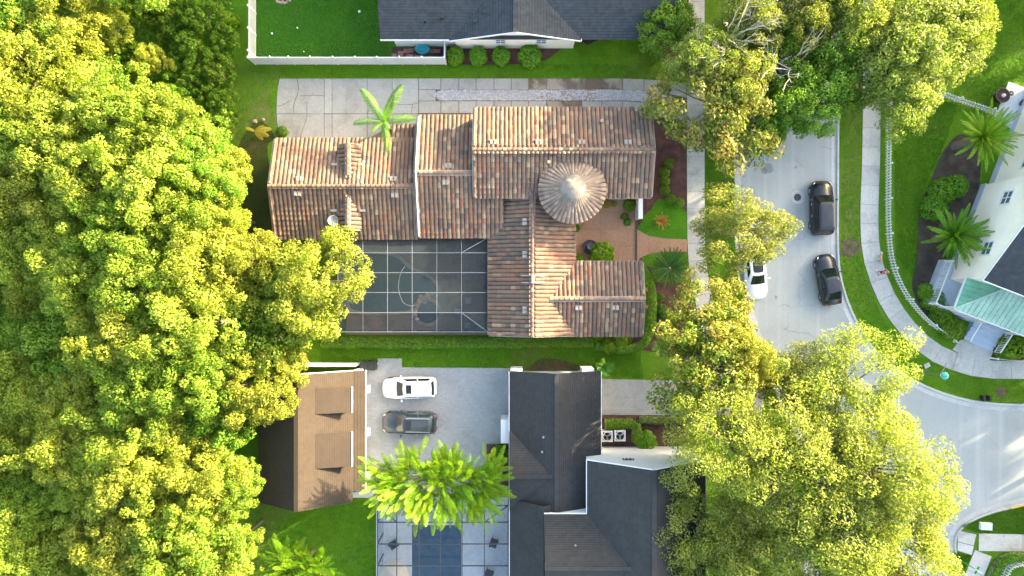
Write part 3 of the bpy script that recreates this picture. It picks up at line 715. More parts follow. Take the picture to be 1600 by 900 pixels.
# satellite dish
ds = tag(empty('satellite_dish', (W(523, 352, 3.9).x, W(523, 352, 3.9).y, 3.3)), 'grey oval satellite dish on the west wing tiles beside the dormer', 'satellite dish')
dp = W(520.5, 344.5, 4.0); m = MB().lathe((0, 0, 0), [(.001, 0), (.2, .02), (.36, .07), (.42, .11), (.43, .10), (.36, .05), (.001, -.02)], 18)
q = Vector((.25, -.2, 1)).to_track_quat('Z', 'Y'); m.V = [q @ v * 1.0 + dp + Vector((0, 0, .1)) for v in m.V]; m.build('dish', M_steel, ds, True)
MB().tube([dp + Vector((0, 0, .08)), dp + Vector((.06, -.2, -.2)), dp + Vector((.08, -.4, -.55))], .03).build('mast', M_steel, ds)
MB().tube([dp + Vector((.03, -.1, .02)), dp + Vector((.12, -.45, .25))], .025).box(dp + Vector((.13, -.48, .27)), (.08, .14, .08)).build('feed_arm', M_white, ds)

# ---- shingle roof helper: slab slopes with white fascias
def sh_gable(house, axis, x0, x1, y0, y1, eave, ridge, m, wall_m, ends=(1, 1), eaves=(1, 1), inset=.4, rake=.3, walls=True, cap=True, hipcap=None):
    if axis == 'x':
        ym = (y0 + y1) / 2
        S = [[(x0, y0, eave), (x1, y0, eave), (x1, ym, ridge), (x0, ym, ridge)], [(x1, y1, eave), (x0, y1, eave), (x0, ym, ridge), (x1, ym, ridge)]]
        R_ = ((x0, ym, ridge + .02), (x1, ym, ridge + .02)); E_ = [((x0, y0 - .02), (x1, y0 - .02)), ((x0, y1 + .02), (x1, y1 + .02))]
        K_ = [[((x, y0, eave), (x, ym, ridge)), ((x, y1, eave), (x, ym, ridge))] for x in (x0 - .02, x1 + .02)]
    else:
        xm = (x0 + x1) / 2
        S = [[(x0, y1, eave), (x0, y0, eave), (xm, y0, ridge), (xm, y1, ridge)], [(x1, y0, eave), (x1, y1, eave), (xm, y1, ridge), (xm, y0, ridge)]]
        R_ = ((xm, y0, ridge + .02), (xm, y1, ridge + .02)); E_ = [((x0 - .02, y0), (x0 - .02, y1)), ((x1 + .02, y0), (x1 + .02, y1))]
        K_ = [[((x0, y, eave), (xm, y, ridge)), ((x1, y, eave), (xm, y, ridge))] for y in (y0 - .02, y1 + .02)]
    decks = [MB().slab(s, .12).build('roof', m, house) for s in S]
    if cap: MB().bar(R_[0], R_[1], .34, .05).build('ridge_cap', m, house)
    for on, (a, b) in zip(eaves, E_):
        if on: MB().bar((*a, eave - .09), (*b, eave - .09), .05, .2).build('fascia', M_white, house)
    for on, prs in zip(ends, K_):
        if on:
            for a, b in prs: MB().bar(Vector(a) - Vector((0, 0, .1)), Vector(b) - Vector((0, 0, .1)), .05, .2).build('fascia', M_white, house)
    if walls: gable_walls(house, axis, x0, x1, y0, y1, eave, ridge, wall_m, inset, rake)
    return decks
def window(parent, c, u, n, w, h, cols=2, rows=2, m=None):
    """window with centre c, u along the wall, n out of the wall: frame > pane pieces"""
    c, u, n = Vector(c), Vector(u).normalized(), Vector(n).normalized(); z = Vector((0, 0, 1))
    fr = MB()
    for s in (-1, 1):
        fr.bar(c + u * s * w / 2 - z * h / 2 + n * .03, c + u * s * w / 2 + z * h / 2 + n * .03, .11, .08, n)
        fr.bar(c + z * s * h / 2 - u * (w / 2 + .055) + n * .032, c + z * s * h / 2 + u * (w / 2 + .055) + n * .032, .08, .11, z)
    for i in range(1, cols): x = -w / 2 + w * i / cols; fr.bar(c + u * x - z * h / 2 + n * .028, c + u * x + z * h / 2 + n * .028, .05, .05, n)
    for i in range(1, rows): y = -h / 2 + h * i / rows; fr.bar(c + z * y - u * w / 2 + n * .029, c + z * y + u * w / 2 + n * .029, .05, .05, z)
    f = fr.build('window', M_white, parent)
    for i in range(cols):
        for j in range(rows):
            p = c + u * (-w / 2 + w * (i + .5) / cols) + z * (-h / 2 + h * (j + .5) / rows); a = u * w / cols / 2; b = z * h / rows / 2
            ob('pane', [p - a - b + n * .012, p + a - b + n * .012, p + a + b + n * .012, p - a + b + n * .012], [(0, 1, 2, 3)], M_glass, f)
    return f

# ---- the northern house
H2 = tag(empty('grey_shingle_house', (2, 26, 0)), 'cream house under a slate grey shingle roof behind the white fence', 'house')
ye = W(0, 62, 3.0).y; xl = W(594, 0, 3.0).x; xg0, xg1 = W(722, 0, 3).x - 4.2, W(908, 0, 3).x; xm = W(805, 0, 4.9).x
xg0 = 2 * xm - xg1
sh_gable(H2, 'x', xl, 13.6, ye, ye + 13.2, 3.0, 5.6, M_shG, M_cream, ends=(0, 1), eaves=(0, 1), walls=False)
MB().bar((xl, ye - .02, 2.91), (xg0 + .35, ye - .02, 2.91), .05, .2).build('fascia', M_white, H2)
MB().box(((xl + xg0) / 2 + .7, ye + 3.0, 1.45), (xg0 - xl - .3, 5.0, 2.9)).build('wall', M_cream, H2)
MB().box(((xg0 + xg1) / 2, ye + 9, 1.45), (xg1 - xg0 - 1, 8, 2.9)).build('wall', M_cream, H2)
sh_gable(H2, 'y', xg0, xg1, ye - .1, ye + 14, 3.02, 5.0, M_shG, M_cream, ends=(1, 0), eaves=(0, 1), rake=.42)
yw = ye - .1 + .42
for px in (782, 846): window(H2, (W(px, 0, 2).x, yw, 1.75), (1, 0, 0), (0, -1, 0), .85, 1.0, 2, 2)
window(H2, (W(679, 0, 2.2).x, ye + .5, 2.1), (1, 0, 0), (0, -1, 0), .9, .5, 2, 1)
ye2 = W(0, 17, 3.0).y
MB().slab([(xg1 + .02, ye2, 3.0), (14.5, ye2, 3.0), (14.5, ye2 + 8, 6.2), (xg1 + .02, ye2 + 8, 6.2)], .12).build('roof', M_shG, H2)
MB().bar((xg1 + .05, ye2 - .02, 2.91), (14.5, ye2 - .02, 2.91), .05, .2).build('fascia', M_white, H2)
MB().box(((xg1 + 13.9) / 2, ye2 + 4.4, 1.45), (13.9 - xg1, 8, 2.9)).build('wall', M_cream, H2)
window(H2, (W(968, 0, 2.2).x, ye2 + .4, 2.1), (1, 0, 0), (0, -1, 0), .85, .7, 2, 1)
for px, py in ((664, 33), (690, 28), (742, 35), (757, 21)):
    p = W(px, py, 3.8); MB().lathe((p.x, p.y, 3.2), [(.001, .95), (.09, .95), (.09, 0)], 8).lathe((p.x, p.y, 3.2), [(.001, 1.0), (.15, .98), (.15, .9)], 8).build('vent_pipe', M_dark, H2)
MB().box((W(990, 28, .5).x, W(0, 31, .5).y, .5), (.8, .7, .9)).build('condenser', M_steel, H2)
hr = MB(); hp = W(969, 27, .8)
for k in range(3): hr.lathe((hp.x, hp.y, .7 + k * .05), [(.20, 0), (.24, .04), (.28, 0), (.24, -.04), (.20, 0)], 12)
tag(hr.build('hose_coil', M_dark), 'coiled dark garden hose by the wall of the northern house', 'hose')

# ---- the brown garage
H3 = tag(empty('brown_shingle_garage', (-17, -12, 0)), 'detached garage with sunlit brown shingle roof and two dormers', 'garage')
gx0, gx1, gy0, gy1 = -20.95, -13.16, -17.7, -6.85; ge, gr = 2.9, 5.4; gm = (gx0 + gx1) / 2; gk = (gr - ge) / (gx1 - gm)
sh_gable(H3, 'y', gx0, gx1, gy0, gy1, ge, gr, M_shB, M_pale, ends=(0, 1), eaves=(0, 0), inset=.3, rake=.5)
px1 = W(571, 0, 2.5).x
MB().slab([(gx1 - .3, gy0 + .9, ge + .06), (px1, gy0 + .9, 2.5), (px1, gy1 - .02, 2.5), (gx1 - .3, gy1 - .02, ge + .06)], .1).build('pent_roof', M_shB, H3)
MB().bar((px1 + .02, gy0 + .9, 2.42), (px1 + .02, gy1, 2.42), .06, .2).build('fascia', M_white, H3)
MB().box((px1 - .75, (gy0 + gy1) / 2 + .4, 1.15), (.6, 10.0, 2.3)).build('wall', M_pale, H3)
for y_ in (-8.9, -12.5, -16.2): MB().box((px1 - .05, y_ + .4, 1.9), (.55, .55, .5)).build('bracket', M_white, H3)
for (ya, yb) in ((606, 646), (677, 731)):
    y1_, y0_ = W(0, ya, 4.3).y, W(0, yb, 4.3).y; xf = W(549.5, 0, 3.8).x; ym_ = (y0_ + y1_) / 2; e_ = 3.85; kd = .27
    dd = (e_ - ge - gk * (gx1 - xf)) / (gk - kd); xr = xf - dd - .05; r_ = e_ + kd * (xf - xr)   # shed roof runs back into the main slope
    MB().slab([(xf, y0_, e_), (xf, y1_, e_), (xr, y1_, r_), (xr, y0_, r_)], .09).build('dormer_roof', M_shB2, H3)
    V = [(xf - .2, y1_ - .12, 2.6), (xf - .2, y0_ + .12, 2.6), (xf - .2, y0_ + .12, e_ - .06), (xf - .2, y1_ - .12, e_ - .06), (xr, y1_ - .12, 2.6), (xr, y0_ + .12, 2.6), (xr, y0_ + .12, r_ - .12), (xr, y1_ - .12, r_ - .12)]
    MB().add(V, [(3, 2, 1, 0), (4, 5, 6, 7), (0, 1, 5, 4), (1, 2, 6, 5), (2, 3, 7, 6), (3, 0, 4, 7)]).build('dormer_wall', M_shB, H3)
    MB().bar((xf + .03, y0_ - .02, e_ - .06), (xf + .03, y1_ + .02, e_ - .06), .06, .2).build('fascia', M_white, H3)
    window(H3, (xf - .19, ym_, 3.35), (0, 1, 0), (1, 0, 0), 1.2, .7, 2, 1)
p = W(505, 784, 3.6); MB().lathe((p.x, p.y, 3.2), [(.001, .75), (.07, .75), (.07, 0)], 8).build('vent_pipe', M_steel, H3)
MB().box((W(515, 577, .5).x, gy1 + .35, 1.2), (5.2, .12, 2.3)).build('side_fence_panel', M_pale, H3)

# ---- the charcoal shingle house
H4 = tag(empty('charcoal_shingle_house', (6, -15, 0)), 'large house with intersecting charcoal shingle roofs and white gable wall', 'house')
sh_gable(H4, 'y', -.22, 7.35, -18.3, -6.9, 3.0, 4.78, M_shD, M_pale, ends=(0, 0), eaves=(1, 1))
MB().bar((-.22, -6.88, 2.9), (3.56, -6.88, 4.68), .05, .16).bar((7.35, -6.88, 2.9), (3.56, -6.88, 4.68), .05, .16).build('fascia', M_shD, H4)
for xa in (798, 908): MB().box(W(xa + 9, 578.5, 1.6) + Vector((0, 0, .0)), (1.0, .5, 1.9)).build('porch_pier', M_white, H4)
MB().box((W(790, 0, 2.3).x, W(0, 674, 2.3).y, 1.2), (.8, 1.95, 2.3)).build('bay', M_white, H4)
# cross gable towards the court
sh_gable(H4, 'x', -.20, 3.5, W(0, 800, 3).y, W(0, 672, 3).y, 3.03, 4.6, M_shD, M_pale, ends=(0, 0), eaves=(0, 0), walls=False)
# two-storey part
ux0, ux1, uy1 = 5.91, 15.3, -13.6
sh_gable(H4, 'y', ux0, ux1, -27, uy1, 5.4, 8.43, M_shD, M_pale, ends=(0, 1), eaves=(1, 1), inset=.12, rake=.15)
sh_gable(H4, 'x', 2.53, 10.6, -24.85, -17.85, 5.4, 7.4, M_shD, M_pale, ends=(0, 0), eaves=(0, 1), inset=.12, rake=.1)
sh_gable(H4, 'y', -.2, 5.2, -27, -17.4, 3.06, 5.0, M_shD, M_pale, ends=(0, 0), eaves=(1, 0), walls=False, cap=False)
MB().box((2.4, -22, 1.5), (4.6, 9, 3.0)).build('wall', M_pale, H4)
MB().box((4.2, -18.05, 4.6), (3.2, .12, 1.5)).build('clerestory_wall', M_white, H4)
vb = MB().box((W(981, 0, 4.4).x, uy1 - .13, 4.6), (.9, .08, .5)).build('gable_vent', M_dark, H4)
for k in range(3): MB().box((W(981, 0, 4.4).x - .3 + k * .3, uy1 - .08, 4.6), (.05, .06, .46)).build('slat', M_white, vb)
for px, py, h in ((849, 683, 4.4), (847, 706, 4.3), (899, 852, 6.5)):
    p = W(px, py, h); MB().lathe((p.x, p.y, h - .5), [(.001, .6), (.09, .6), (.09, 0)], 8).build('vent_pipe', M_steel, H4)
# air conditioners
def ac(px, py, label):
    t = local_root('air_conditioner'); tag(t, label, 'air conditioner', 'air conditioners beside the charcoal house')
    m = MB()
    for x, y, w_, d_ in ((0, .42, .94, .1), (0, -.42, .94, .1), (.42, 0, .1, .74), (-.42, 0, .1, .74)): m.box((x, y, .4), (w_, d_, .8))
    m.build('cabinet', M_pale, t); m = MB()
    m.lathe((0, 0, .81), [(.40, -.01), (.40, .015), (.35, .015), (.35, -.01)], 20)
    m.build('fan_ring', M_pale, t); MB().box((0, 0, .3), (.74, .74, .5)).build('coil', M_dark, t)
    m = MB()
    for k in range(3):
        a = k * 2.094; ca, sa = math.cos(a), math.sin(a)
        m.add([(.05 * ca, .05 * sa, .70), (.32 * ca - .1 * sa, .32 * sa + .1 * ca, .73), (.34 * math.cos(a + 1), .34 * math.sin(a + 1), .66)], [(0, 1, 2)])
    m.lathe((0, 0, .66), [(.001, .1), (.08, .09), (.08, 0)], 10); m.build('fan', M_steel, t)
    t.location = W(px, py, .8); t.location.z = .01; return t
ac(949, 682, 'air conditioner nearer the charcoal house wall, of the pair behind the hedge'); ac(969, 681, 'air conditioner farther from the charcoal house, of the pair behind the hedge')

# ---- the eastern corner house (turned against the picture)
H5 = local_root('cream_corner_house'); tag(H5, 'two storey cream house with grey gable roof and green porch roof', 'house')
sh_gable(H5, 'x', -.3, 14, -.3, 9.0, 5.5, 7.8, M_shG, M_cream, ends=(1, 0), eaves=(1, 1), inset=.3, rake=.3)
MB().box((.02, 4.35, .35), (.1, 8.9, .7)).build('foundation', M_bluegrey, H5)
window(H5, (0, 2.6, 4.05), (0, 1, 0), (-1, 0, 0), 1.15, 1.15, 2, 2); window(H5, (0, 7.0, 4.05), (0, 1, 0), (-1, 0, 0), 1.15, 1.15, 2, 2)
MB().box((6.6, 13.4, 2.75), (12, 9.2, 5.5)).build('wall', M_cream, H5)
MB().slab([(.3, 8.6, 5.52), (13, 8.6, 5.52), (13, 13.5, 7.6), (.3, 13.5, 7.6)], .12).build('roof', M_shG, H5); MB().slab([(13, 18.4, 5.52), (.3, 18.4, 5.52), (.3, 13.5, 7.6), (13, 13.5, 7.6)], .12).build('roof', M_shG, H5)
MB().box((.62, 13.4, .35), (.1, 9.0, .7)).build('foundation', M_bluegrey, H5)
window(H5, (.6, 10.4, 3.9), (0, 1, 0), (-1, 0, 0), 1.0, 1.1, 2, 2)
# porch
MB().box((4.4, -1.35, .4), (11, 2.7, .8)).box((-.57, .66, .4), (1.06, 1.4, .8)).build('porch_floor', M_bluegrey, H5)
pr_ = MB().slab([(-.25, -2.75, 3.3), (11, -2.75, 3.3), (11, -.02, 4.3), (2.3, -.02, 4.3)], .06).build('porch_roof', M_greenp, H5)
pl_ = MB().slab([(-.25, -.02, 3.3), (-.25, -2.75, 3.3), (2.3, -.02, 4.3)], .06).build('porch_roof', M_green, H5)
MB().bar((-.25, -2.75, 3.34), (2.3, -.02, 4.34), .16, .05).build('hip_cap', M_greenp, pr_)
for i in range(27):
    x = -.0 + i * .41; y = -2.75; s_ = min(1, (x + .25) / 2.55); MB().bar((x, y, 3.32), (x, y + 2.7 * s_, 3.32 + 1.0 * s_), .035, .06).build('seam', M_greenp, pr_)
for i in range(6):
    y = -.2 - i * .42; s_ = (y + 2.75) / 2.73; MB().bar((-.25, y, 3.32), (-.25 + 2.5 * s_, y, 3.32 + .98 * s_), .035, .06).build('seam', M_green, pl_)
MB().bar((-.3, -2.8, 3.22), (11, -2.8, 3.22), .06, .2).build('fascia', M_white, H5); MB().bar((-.3, -2.8, 3.22), (-.3, 0, 3.22), .06, .2).build('fascia', M_white, H5)
for x, y in ((-.95, -2.6), (-.95, 1.25), (3.3, -2.6), (6.1, -2.6), (-.1, -2.6)): MB().bar((x, y, .8), (x, y, 3.2 if x > -.5 else 1.9), .16).build('post', M_white, H5)
def railing(a, b, name='railing', z0=.85, z1=1.75, step=.16, m=M_white):
    a, b = Vector(a), Vector(b); r = MB().bar(a + Vector((0, 0, z1)), b + Vector((0, 0, z1)), .09, .06).bar(a + Vector((0, 0, z0 + .1)), b + Vector((0, 0, z0 + .1)), .06, .05).build(name, m, H5)
    n = int((b - a).length / step)
    for i in range(n + 1): q = a.lerp(b, i / n); MB().bar(q + Vector((0, 0, z0)), q + Vector((0, 0, z1)), .045).build('baluster', m, r)
railing((-.95, -2.6, 0), (-.95, 1.25, 0)); railing((-.95, -2.6, 0), (3.3, -2.6, 0))
for k in range(4): MB().box((4.7, -2.9 - k * .42, .32 - k * .085), (2.7, .44, .64 - k * .17)).build('step', M_bluegrey, H5)
railing((6.1, -2.7, -.05), (6.1, -4.4, -.6), 'stair_rail', .85, 1.65); MB().bar((3.3, -2.7, 1.6), (3.3, -4.4, 1.1), .1, .07).bar((3.3, -4.4, 0), (3.3, -4.4, 1.2), .1).build('stair_rail', M_white, H5)
H5.location = W(1476, 436); H5.rotation_euler = (0, 0, R(-21.1))

# ================================================================== POOL ENCLOSURES, FENCES
random.seed(21)
# pool of the tile roofed house
deck1 = struct(MB().prism([(p.x, p.y) for p in pxs([(540, 366), (766, 366), (766, 523), (540, 523)])], .005, .06).build('pool_deck', mat_concrete('worn_pool_deck', (.17, .13, .10), (.10, .09, .07), .9)))
def pool(name, L, m, label, depth_m, z=.075):
    P = catmull(pxs(L), 5, True) if len(L) > 5 else pxs(L)
    t = empty(name, sum(P, Vector()) / len(P)); tag(t, label, 'pool')
    sheet('water', P, z, m, t); n = len(P)
    if sum(P[i].x * P[(i + 1) % n].y - P[(i + 1) % n].x * P[i].y for i in range(n)) < 0: P = P[::-1]
    P2 = [P[i] + (lambda d: Vector((d.y, -d.x, 0)))((P[(i + 1) % n] - P[i - 1]).normalized()) * .3 for i in range(n)]
    V = [Vector((p.x, p.y, .064)) for p in P] + [Vector((p.x, p.y, .10)) for p in P] + [Vector((p.x, p.y, .10)) for p in P2] + [Vector((p.x, p.y, .05)) for p in P2]; F = []
    for k in range(3):
        for i in range(n): F.append((k * n + i, (k + 1) * n + i, (k + 1) * n + (i + 1) % n, k * n + (i + 1) % n))
    ob('coping', V, F, depth_m, t); return t
M_cop = plain('pool_coping', (.20, .17, .15), .8, .2)
pool('swimming_pool', [(545, 398), (585, 396), (618, 402), (640, 420), (662, 430), (680, 444), (683, 458), (668, 460), (652, 470), (640, 484), (610, 487), (560, 486), (545, 470)], M_water, 'curvy dark blue swimming pool under the white screen enclosure', M_cop)
pool('spa_pool', [(668, 470), (681, 476), (686, 488), (681, 500), (668, 505), (656, 500), (650, 488), (656, 476)], mat_water('spa_water', (.03, .045, .05)), 'small round spa beside the curvy swimming pool', M_cop)
def rock_mesh(seed):
    rng = random.Random(seed); bm = bmesh.new(); bmesh.ops.create_icosphere(bm, subdivisions=2, radius=1)
    for v in bm.verts: v.co *= 1 + .35 * mnoise.noise(v.co * 1.3 + Vector((seed, 0, 0)))
    me = bpy.data.meshes.new('rock'); bm.to_mesh(me); bm.free(); me.materials.append(M_rock); return me
RK = [rock_mesh(i) for i in range(3)]
for i, (x, y, s) in enumerate([(652, 478, .28), (649, 485, .25), (655, 471, .3), (661, 466, .32), (668, 463, .3), (675, 461, .26), (681, 460, .22), (648, 492, .24), (651, 499, .22), (657, 464, .2), (664, 472, .18)]):
    o = link_mesh('rock', RK[i % 3], None); o.location = W(x, y) + Vector((0, 0, .1)); o.scale = (s, s * random.uniform(.7, 1), s * .6); o.rotation_euler = (0, 0, random.uniform(0, 6))
    tag(o, 'rough brown rock edging the pool between basin and spa', 'rock', 'rocks between pool and spa')
hose = px_line([(633, 416), (626, 428), (623, 448), (626, 464), (632, 474), (643, 478), (650, 476)], 6)
tag(MB().tube([p + Vector((0, 0, .11)) for p in hose], .035, 5).build('pool_hose', M_white), 'pale pool cleaner hose floating in the curvy pool', 'hose')
def cage(name, label, xs, ys, flat_h, edge_h, frame_m, screen_m, w=.075, mans=(1, 1, 1, 1), ground=True, skip=()):
    """aluminium cage: posts, beams and one screen panel per bay; outer bays slope down. xs, ys in photo pixels on the cage"""
    t = empty(name, W((xs[0] + xs[-1]) / 2, (ys[0] + ys[-1]) / 2)); tag(t, label, 'pool enclosure')
    def node(i, j):
        e = (mans[0] and i == 0) or (mans[1] and i == len(xs) - 1) or (mans[2] and j == 0) or (mans[3] and j == len(ys) - 1)
        return W(xs[i], ys[j], edge_h if e else flat_h)
    N = [[node(i, j) for j in range(len(ys))] for i in range(len(xs))]; nx, ny = len(xs), len(ys)
    for i in range(nx):
        for j in range(ny):
            if i + 1 < nx: MB().bar(N[i][j], N[i + 1][j], w).build('beam', frame_m, t)
            if j + 1 < ny: MB().bar(N[i][j], N[i][j + 1], w * .9).build('beam', frame_m, t)
            if i + 1 < nx and j + 1 < ny and (i, j) not in skip:
                q = [N[i][j], N[i][j + 1], N[i + 1][j + 1], N[i + 1][j]]
                ob('screen_panel', [p + Vector((0, 0, .012)) for p in q], [(0, 1, 2), (0, 2, 3)], screen_m, t)
            if (i in (0, nx - 1) or j in (0, ny - 1)) and ground: MB().bar((N[i][j].x, N[i][j].y, .02), N[i][j], w).build('post', frame_m, t)
    for (a, b, c, d) in ((1, 1, 0, 0), (nx - 2, 1, nx - 1, 0), (1, ny - 2, 0, ny - 1), (nx - 2, ny - 2, nx - 1, ny - 1)):
        if (c == 0 and mans[0]) or (c and mans[1]): MB().bar(N[a][b], N[c][d], w).build('hip_beam', frame_m, t)
    # side screens
    for i in range(nx - 1):
        for j in (ny - 1,):
            a, b = N[i][j], N[i + 1][j]; ob('screen_panel', [(a.x, a.y, .05), (b.x, b.y, .05), b, a], [(0, 1, 2, 3)], screen_m, t)
    for j in range(ny - 1):
        for i in (0, nx - 1):
            a, b = N[i][j], N[i][j + 1]; ob('screen_panel', [(a.x, a.y, .05), (b.x, b.y, .05), b, a], [(0, 1, 2, 3)], screen_m, t)
    return t
cage('pool_enclosure', 'white framed screen enclosure over the curvy pool', [528, 567, 605.5, 644, 682.6, 721, 762], [371.5, 395, 426, 457, 488.5, 518.5], 3.35, 2.75, M_alu, M_screen, .042, (0, 1, 1, 1))
for (x, y, lab) in ((732, 470, 'small pale patio chair by the pool deck, nearest the garden wing'), (716, 487, 'small pale patio chair beside the round spa'), (731, 508, 'small pale patio chair in the lower corner of the white enclosure')):
    t = empty('patio_chair', W(x, y)); tag(t, lab, 'chair', 'chairs on the pool deck'); p = W(x, y)
    MB().box(p + Vector((0, 0, .45)), (.5, .46, .06)).build('seat', M_alu, t); MB().box(p + Vector((0, .24, .72)), (.5, .05, .5)).build('backrest', M_alu, t)
    for sx in (-1, 1):
        for sy in (-1, 1): MB().bar(p + Vector((sx * .22, sy * .2, .06)), p + Vector((sx * .22, sy * .2, .43)), .04).build('leg', M_alu, t)
# second pool
struct(MB().prism([(p.x, p.y) for p in pxs([(588, 776), (797, 776), (797, 1010), (588, 1010)])], .005, .06).build('pool_deck', mat_concrete('pale_pool_deck', (.40, .43, .46), (.30, .33, .37), .5)))
pool('swimming_pool', [(644, 820), (721, 820), (721, 990), (644, 990)], M_water2, 'rectangular dark blue pool under the bronze screen enclosure', plain('pale_coping', (.42, .44, .46), .8, .1))
cage('pool_enclosure', 'bronze framed screen enclosure over the rectangular pool', [590, 620, 655, 688, 722, 757, 794], [790, 816, 850, 884, 918, 955], 3.3, 2.6, M_bronze, M_screen2, .085, (1, 1, 1, 0))
def lounge(px, py, rz, lab, m=M_dark):
    t = local_root('lounge_chair'); tag(t, lab, 'chair', 'dark chairs on the pale pool deck')
    MB().box((0, 0, .38), (.62, .62, .12)).build('seat', m, t); MB().box((0, .3, .66), (.62, .1, .55)).build('backrest', m, t)
    for s in (-1, 1):
        MB().box((s * .34, 0, .52), (.07, .6, .06)).build('armrest', m, t)
        for q in (-1, 1): MB().bar((s * .3, q * .26, 0), (s * .3, q * .26, .33), .05).build('leg', m, t)
    t.location = W(px, py); t.location.z = .06; t.rotation_euler.z = rz
lounge(617, 848, .6, 'dark lounge chair beside the beige parasol')
lounge(772, 845, 1.2, 'dark lounge chair between the rectangular pool and the charcoal house'); lounge(764, 893, -.4, 'dark lounge chair at the bottom edge of the pale pool deck')
up = tag(empty('parasol', W(622, 884)), 'beige round garden parasol on the pale pool deck', 'parasol')
c = W(622, 884); MB().tube([c + Vector((0, 0, .06)), c + Vector((0, 0, 2.3))], .03, 8).build('pole', M_steel, up)
MB().lathe((c.x, c.y, 0), [(1.25, 1.85), (.65, 2.12), (.01, 2.35)], 8).build('canopy', M_beige, up); MB().lathe((c.x, c.y, .06), [(.3, 0), (.3, .08), (.001, .1)], 12).build('base', M_iron, up)

def picket_fence(name, label, line, h, step, pw, m=M_white, post_every=12, rails=(.3, .8), board=None, start_post=True, slant=0):
    pts = resample(line, step); mid = pts[len(pts) // 2]; t = empty(name, (mid.x, mid.y, 0)); tag(t, label, 'fence')
    for z in rails:
        m_ = MB()
        for a, b in zip(pts, pts[1:]): m_.bar(a + Vector((0, 0, z * h)), b + Vector((0, 0, z * h)), .035, .07)
        m_.build('rail', m, t)
    pm = MB().prism([(-.018, -pw / 2), (.018, -pw / 2), (.018, pw / 2), (-.018, pw / 2)], .05, h * .94)
    pm.add([(-.018, -pw / 2, h * .94), (.018, -pw / 2, h * .94), (.018, pw / 2, h * .94), (-.018, pw / 2, h * .94), (-.018, 0, h), (.018, 0, h)], [(0, 3, 4), (1, 5, 2), (0, 4, 5, 1), (3, 2, 5, 4)])
    me = pm.mesh(name='picket'); me.materials.append(m)
    qm = MB().box((0, 0, h * .54), (.12, .12, h * 1.08)).lathe((0, 0, h * 1.08), [(.11, 0), (.11, .03), (.001, .13)], 4); pe = qm.mesh(name='post'); pe.materials.append(m)
    for i, p in enumerate(pts):
        d = pts[min(i + 1, len(pts) - 1)] - pts[max(i - 1, 0)]; post = i % post_every == 0
        o = bpy.data.objects.new('post' if post else 'picket', pe if post else me); COL.objects.link(o); o.parent = t
        o.location = Vector((p.x, p.y, 0)) - t.location; o.rotation_euler = (0, 0, math.atan2(d.y, d.x) - math.pi / 2)
    return t
picket_fence('picket_fence', 'white picket fence curving along the sidewalk before the corner house', px_line([(1385, 150), (1384, 200), (1383, 280), (1383, 340), (1386, 390), (1395, 428), (1415, 466), (1444, 500), (1488, 534)]), 1.0, .25, .11)
picket_fence('picket_fence', 'short white picket fence right of the corner house steps', px_line([(1546, 559), (1575, 562), (1612, 563), (1640, 562)]), 1.0, .25, .11)
picket_fence('picket_fence', 'white picket fence from the yellow tree to the white terrace', px_line([(1440, 138), (1485, 156), (1540, 175), (1552, 182)]), 1.1, .25, .11)
picket_fence('picket_fence', 'white picket fence inside the hedge at the bottom right corner', px_line([(1556, 915), (1563, 898), (1569, 884), (1580, 879), (1600, 876), (1650, 875)]), 1.0, .25, .11)
picket_fence('slatted_fence', 'white slatted fence along the left side of the turf yard', px_line([(400, -80), (400, 20), (400, 99)]), 1.75, .17, .085, post_every=11, rails=(.06, .93))
# privacy fence along the driveway
pf = tag(empty('privacy_fence', W(548, 100)), 'solid white panel fence between the turf yard and the concrete driveway', 'fence')
tops = [387.5, 422, 451, 485, 520, 555, 589, 624, 659, 694]; bx_ = [(x - 800) / 18 * (CAM_H - 1.8) / CAM_H for x in tops]; by = 19.42
for x in bx_: MB().box((x, by, .95), (.13, .13, 1.9)).lathe((x, by, 1.9), [(.12, 0), (.12, .04), (.001, .14)], 4).build('post', M_white, pf)
for a, b in zip(bx_, bx_[1:]):
    pn = MB().box(((a + b) / 2, by, .92), (b - a - .14, .05, 1.6)).build('panel', M_white, pf)
    MB().box(((a + b) / 2, by, 1.76), (b - a - .14, .08, .1)).build('rail', M_white, pn); MB().box(((a + b) / 2, by, .12), (b - a - .14, .08, .1)).build('rail', M_white, pn)
gp = tag(empty('side_gate', W(697, 85)), 'white side gate from the panel fence end to the grey shingle house', 'gate')
gx = bx_[-1] + .02; MB().box((gx, by + .85, .92), (.05, 1.4, 1.6)).build('panel', M_white, gp); MB().box((gx, by + .85, 1.76), (.09, 1.4, .1)).build('rail', M_white, gp); MB().box((gx, by + 1.6, .95), (.12, .12, 1.9)).build('post', M_white, gp)

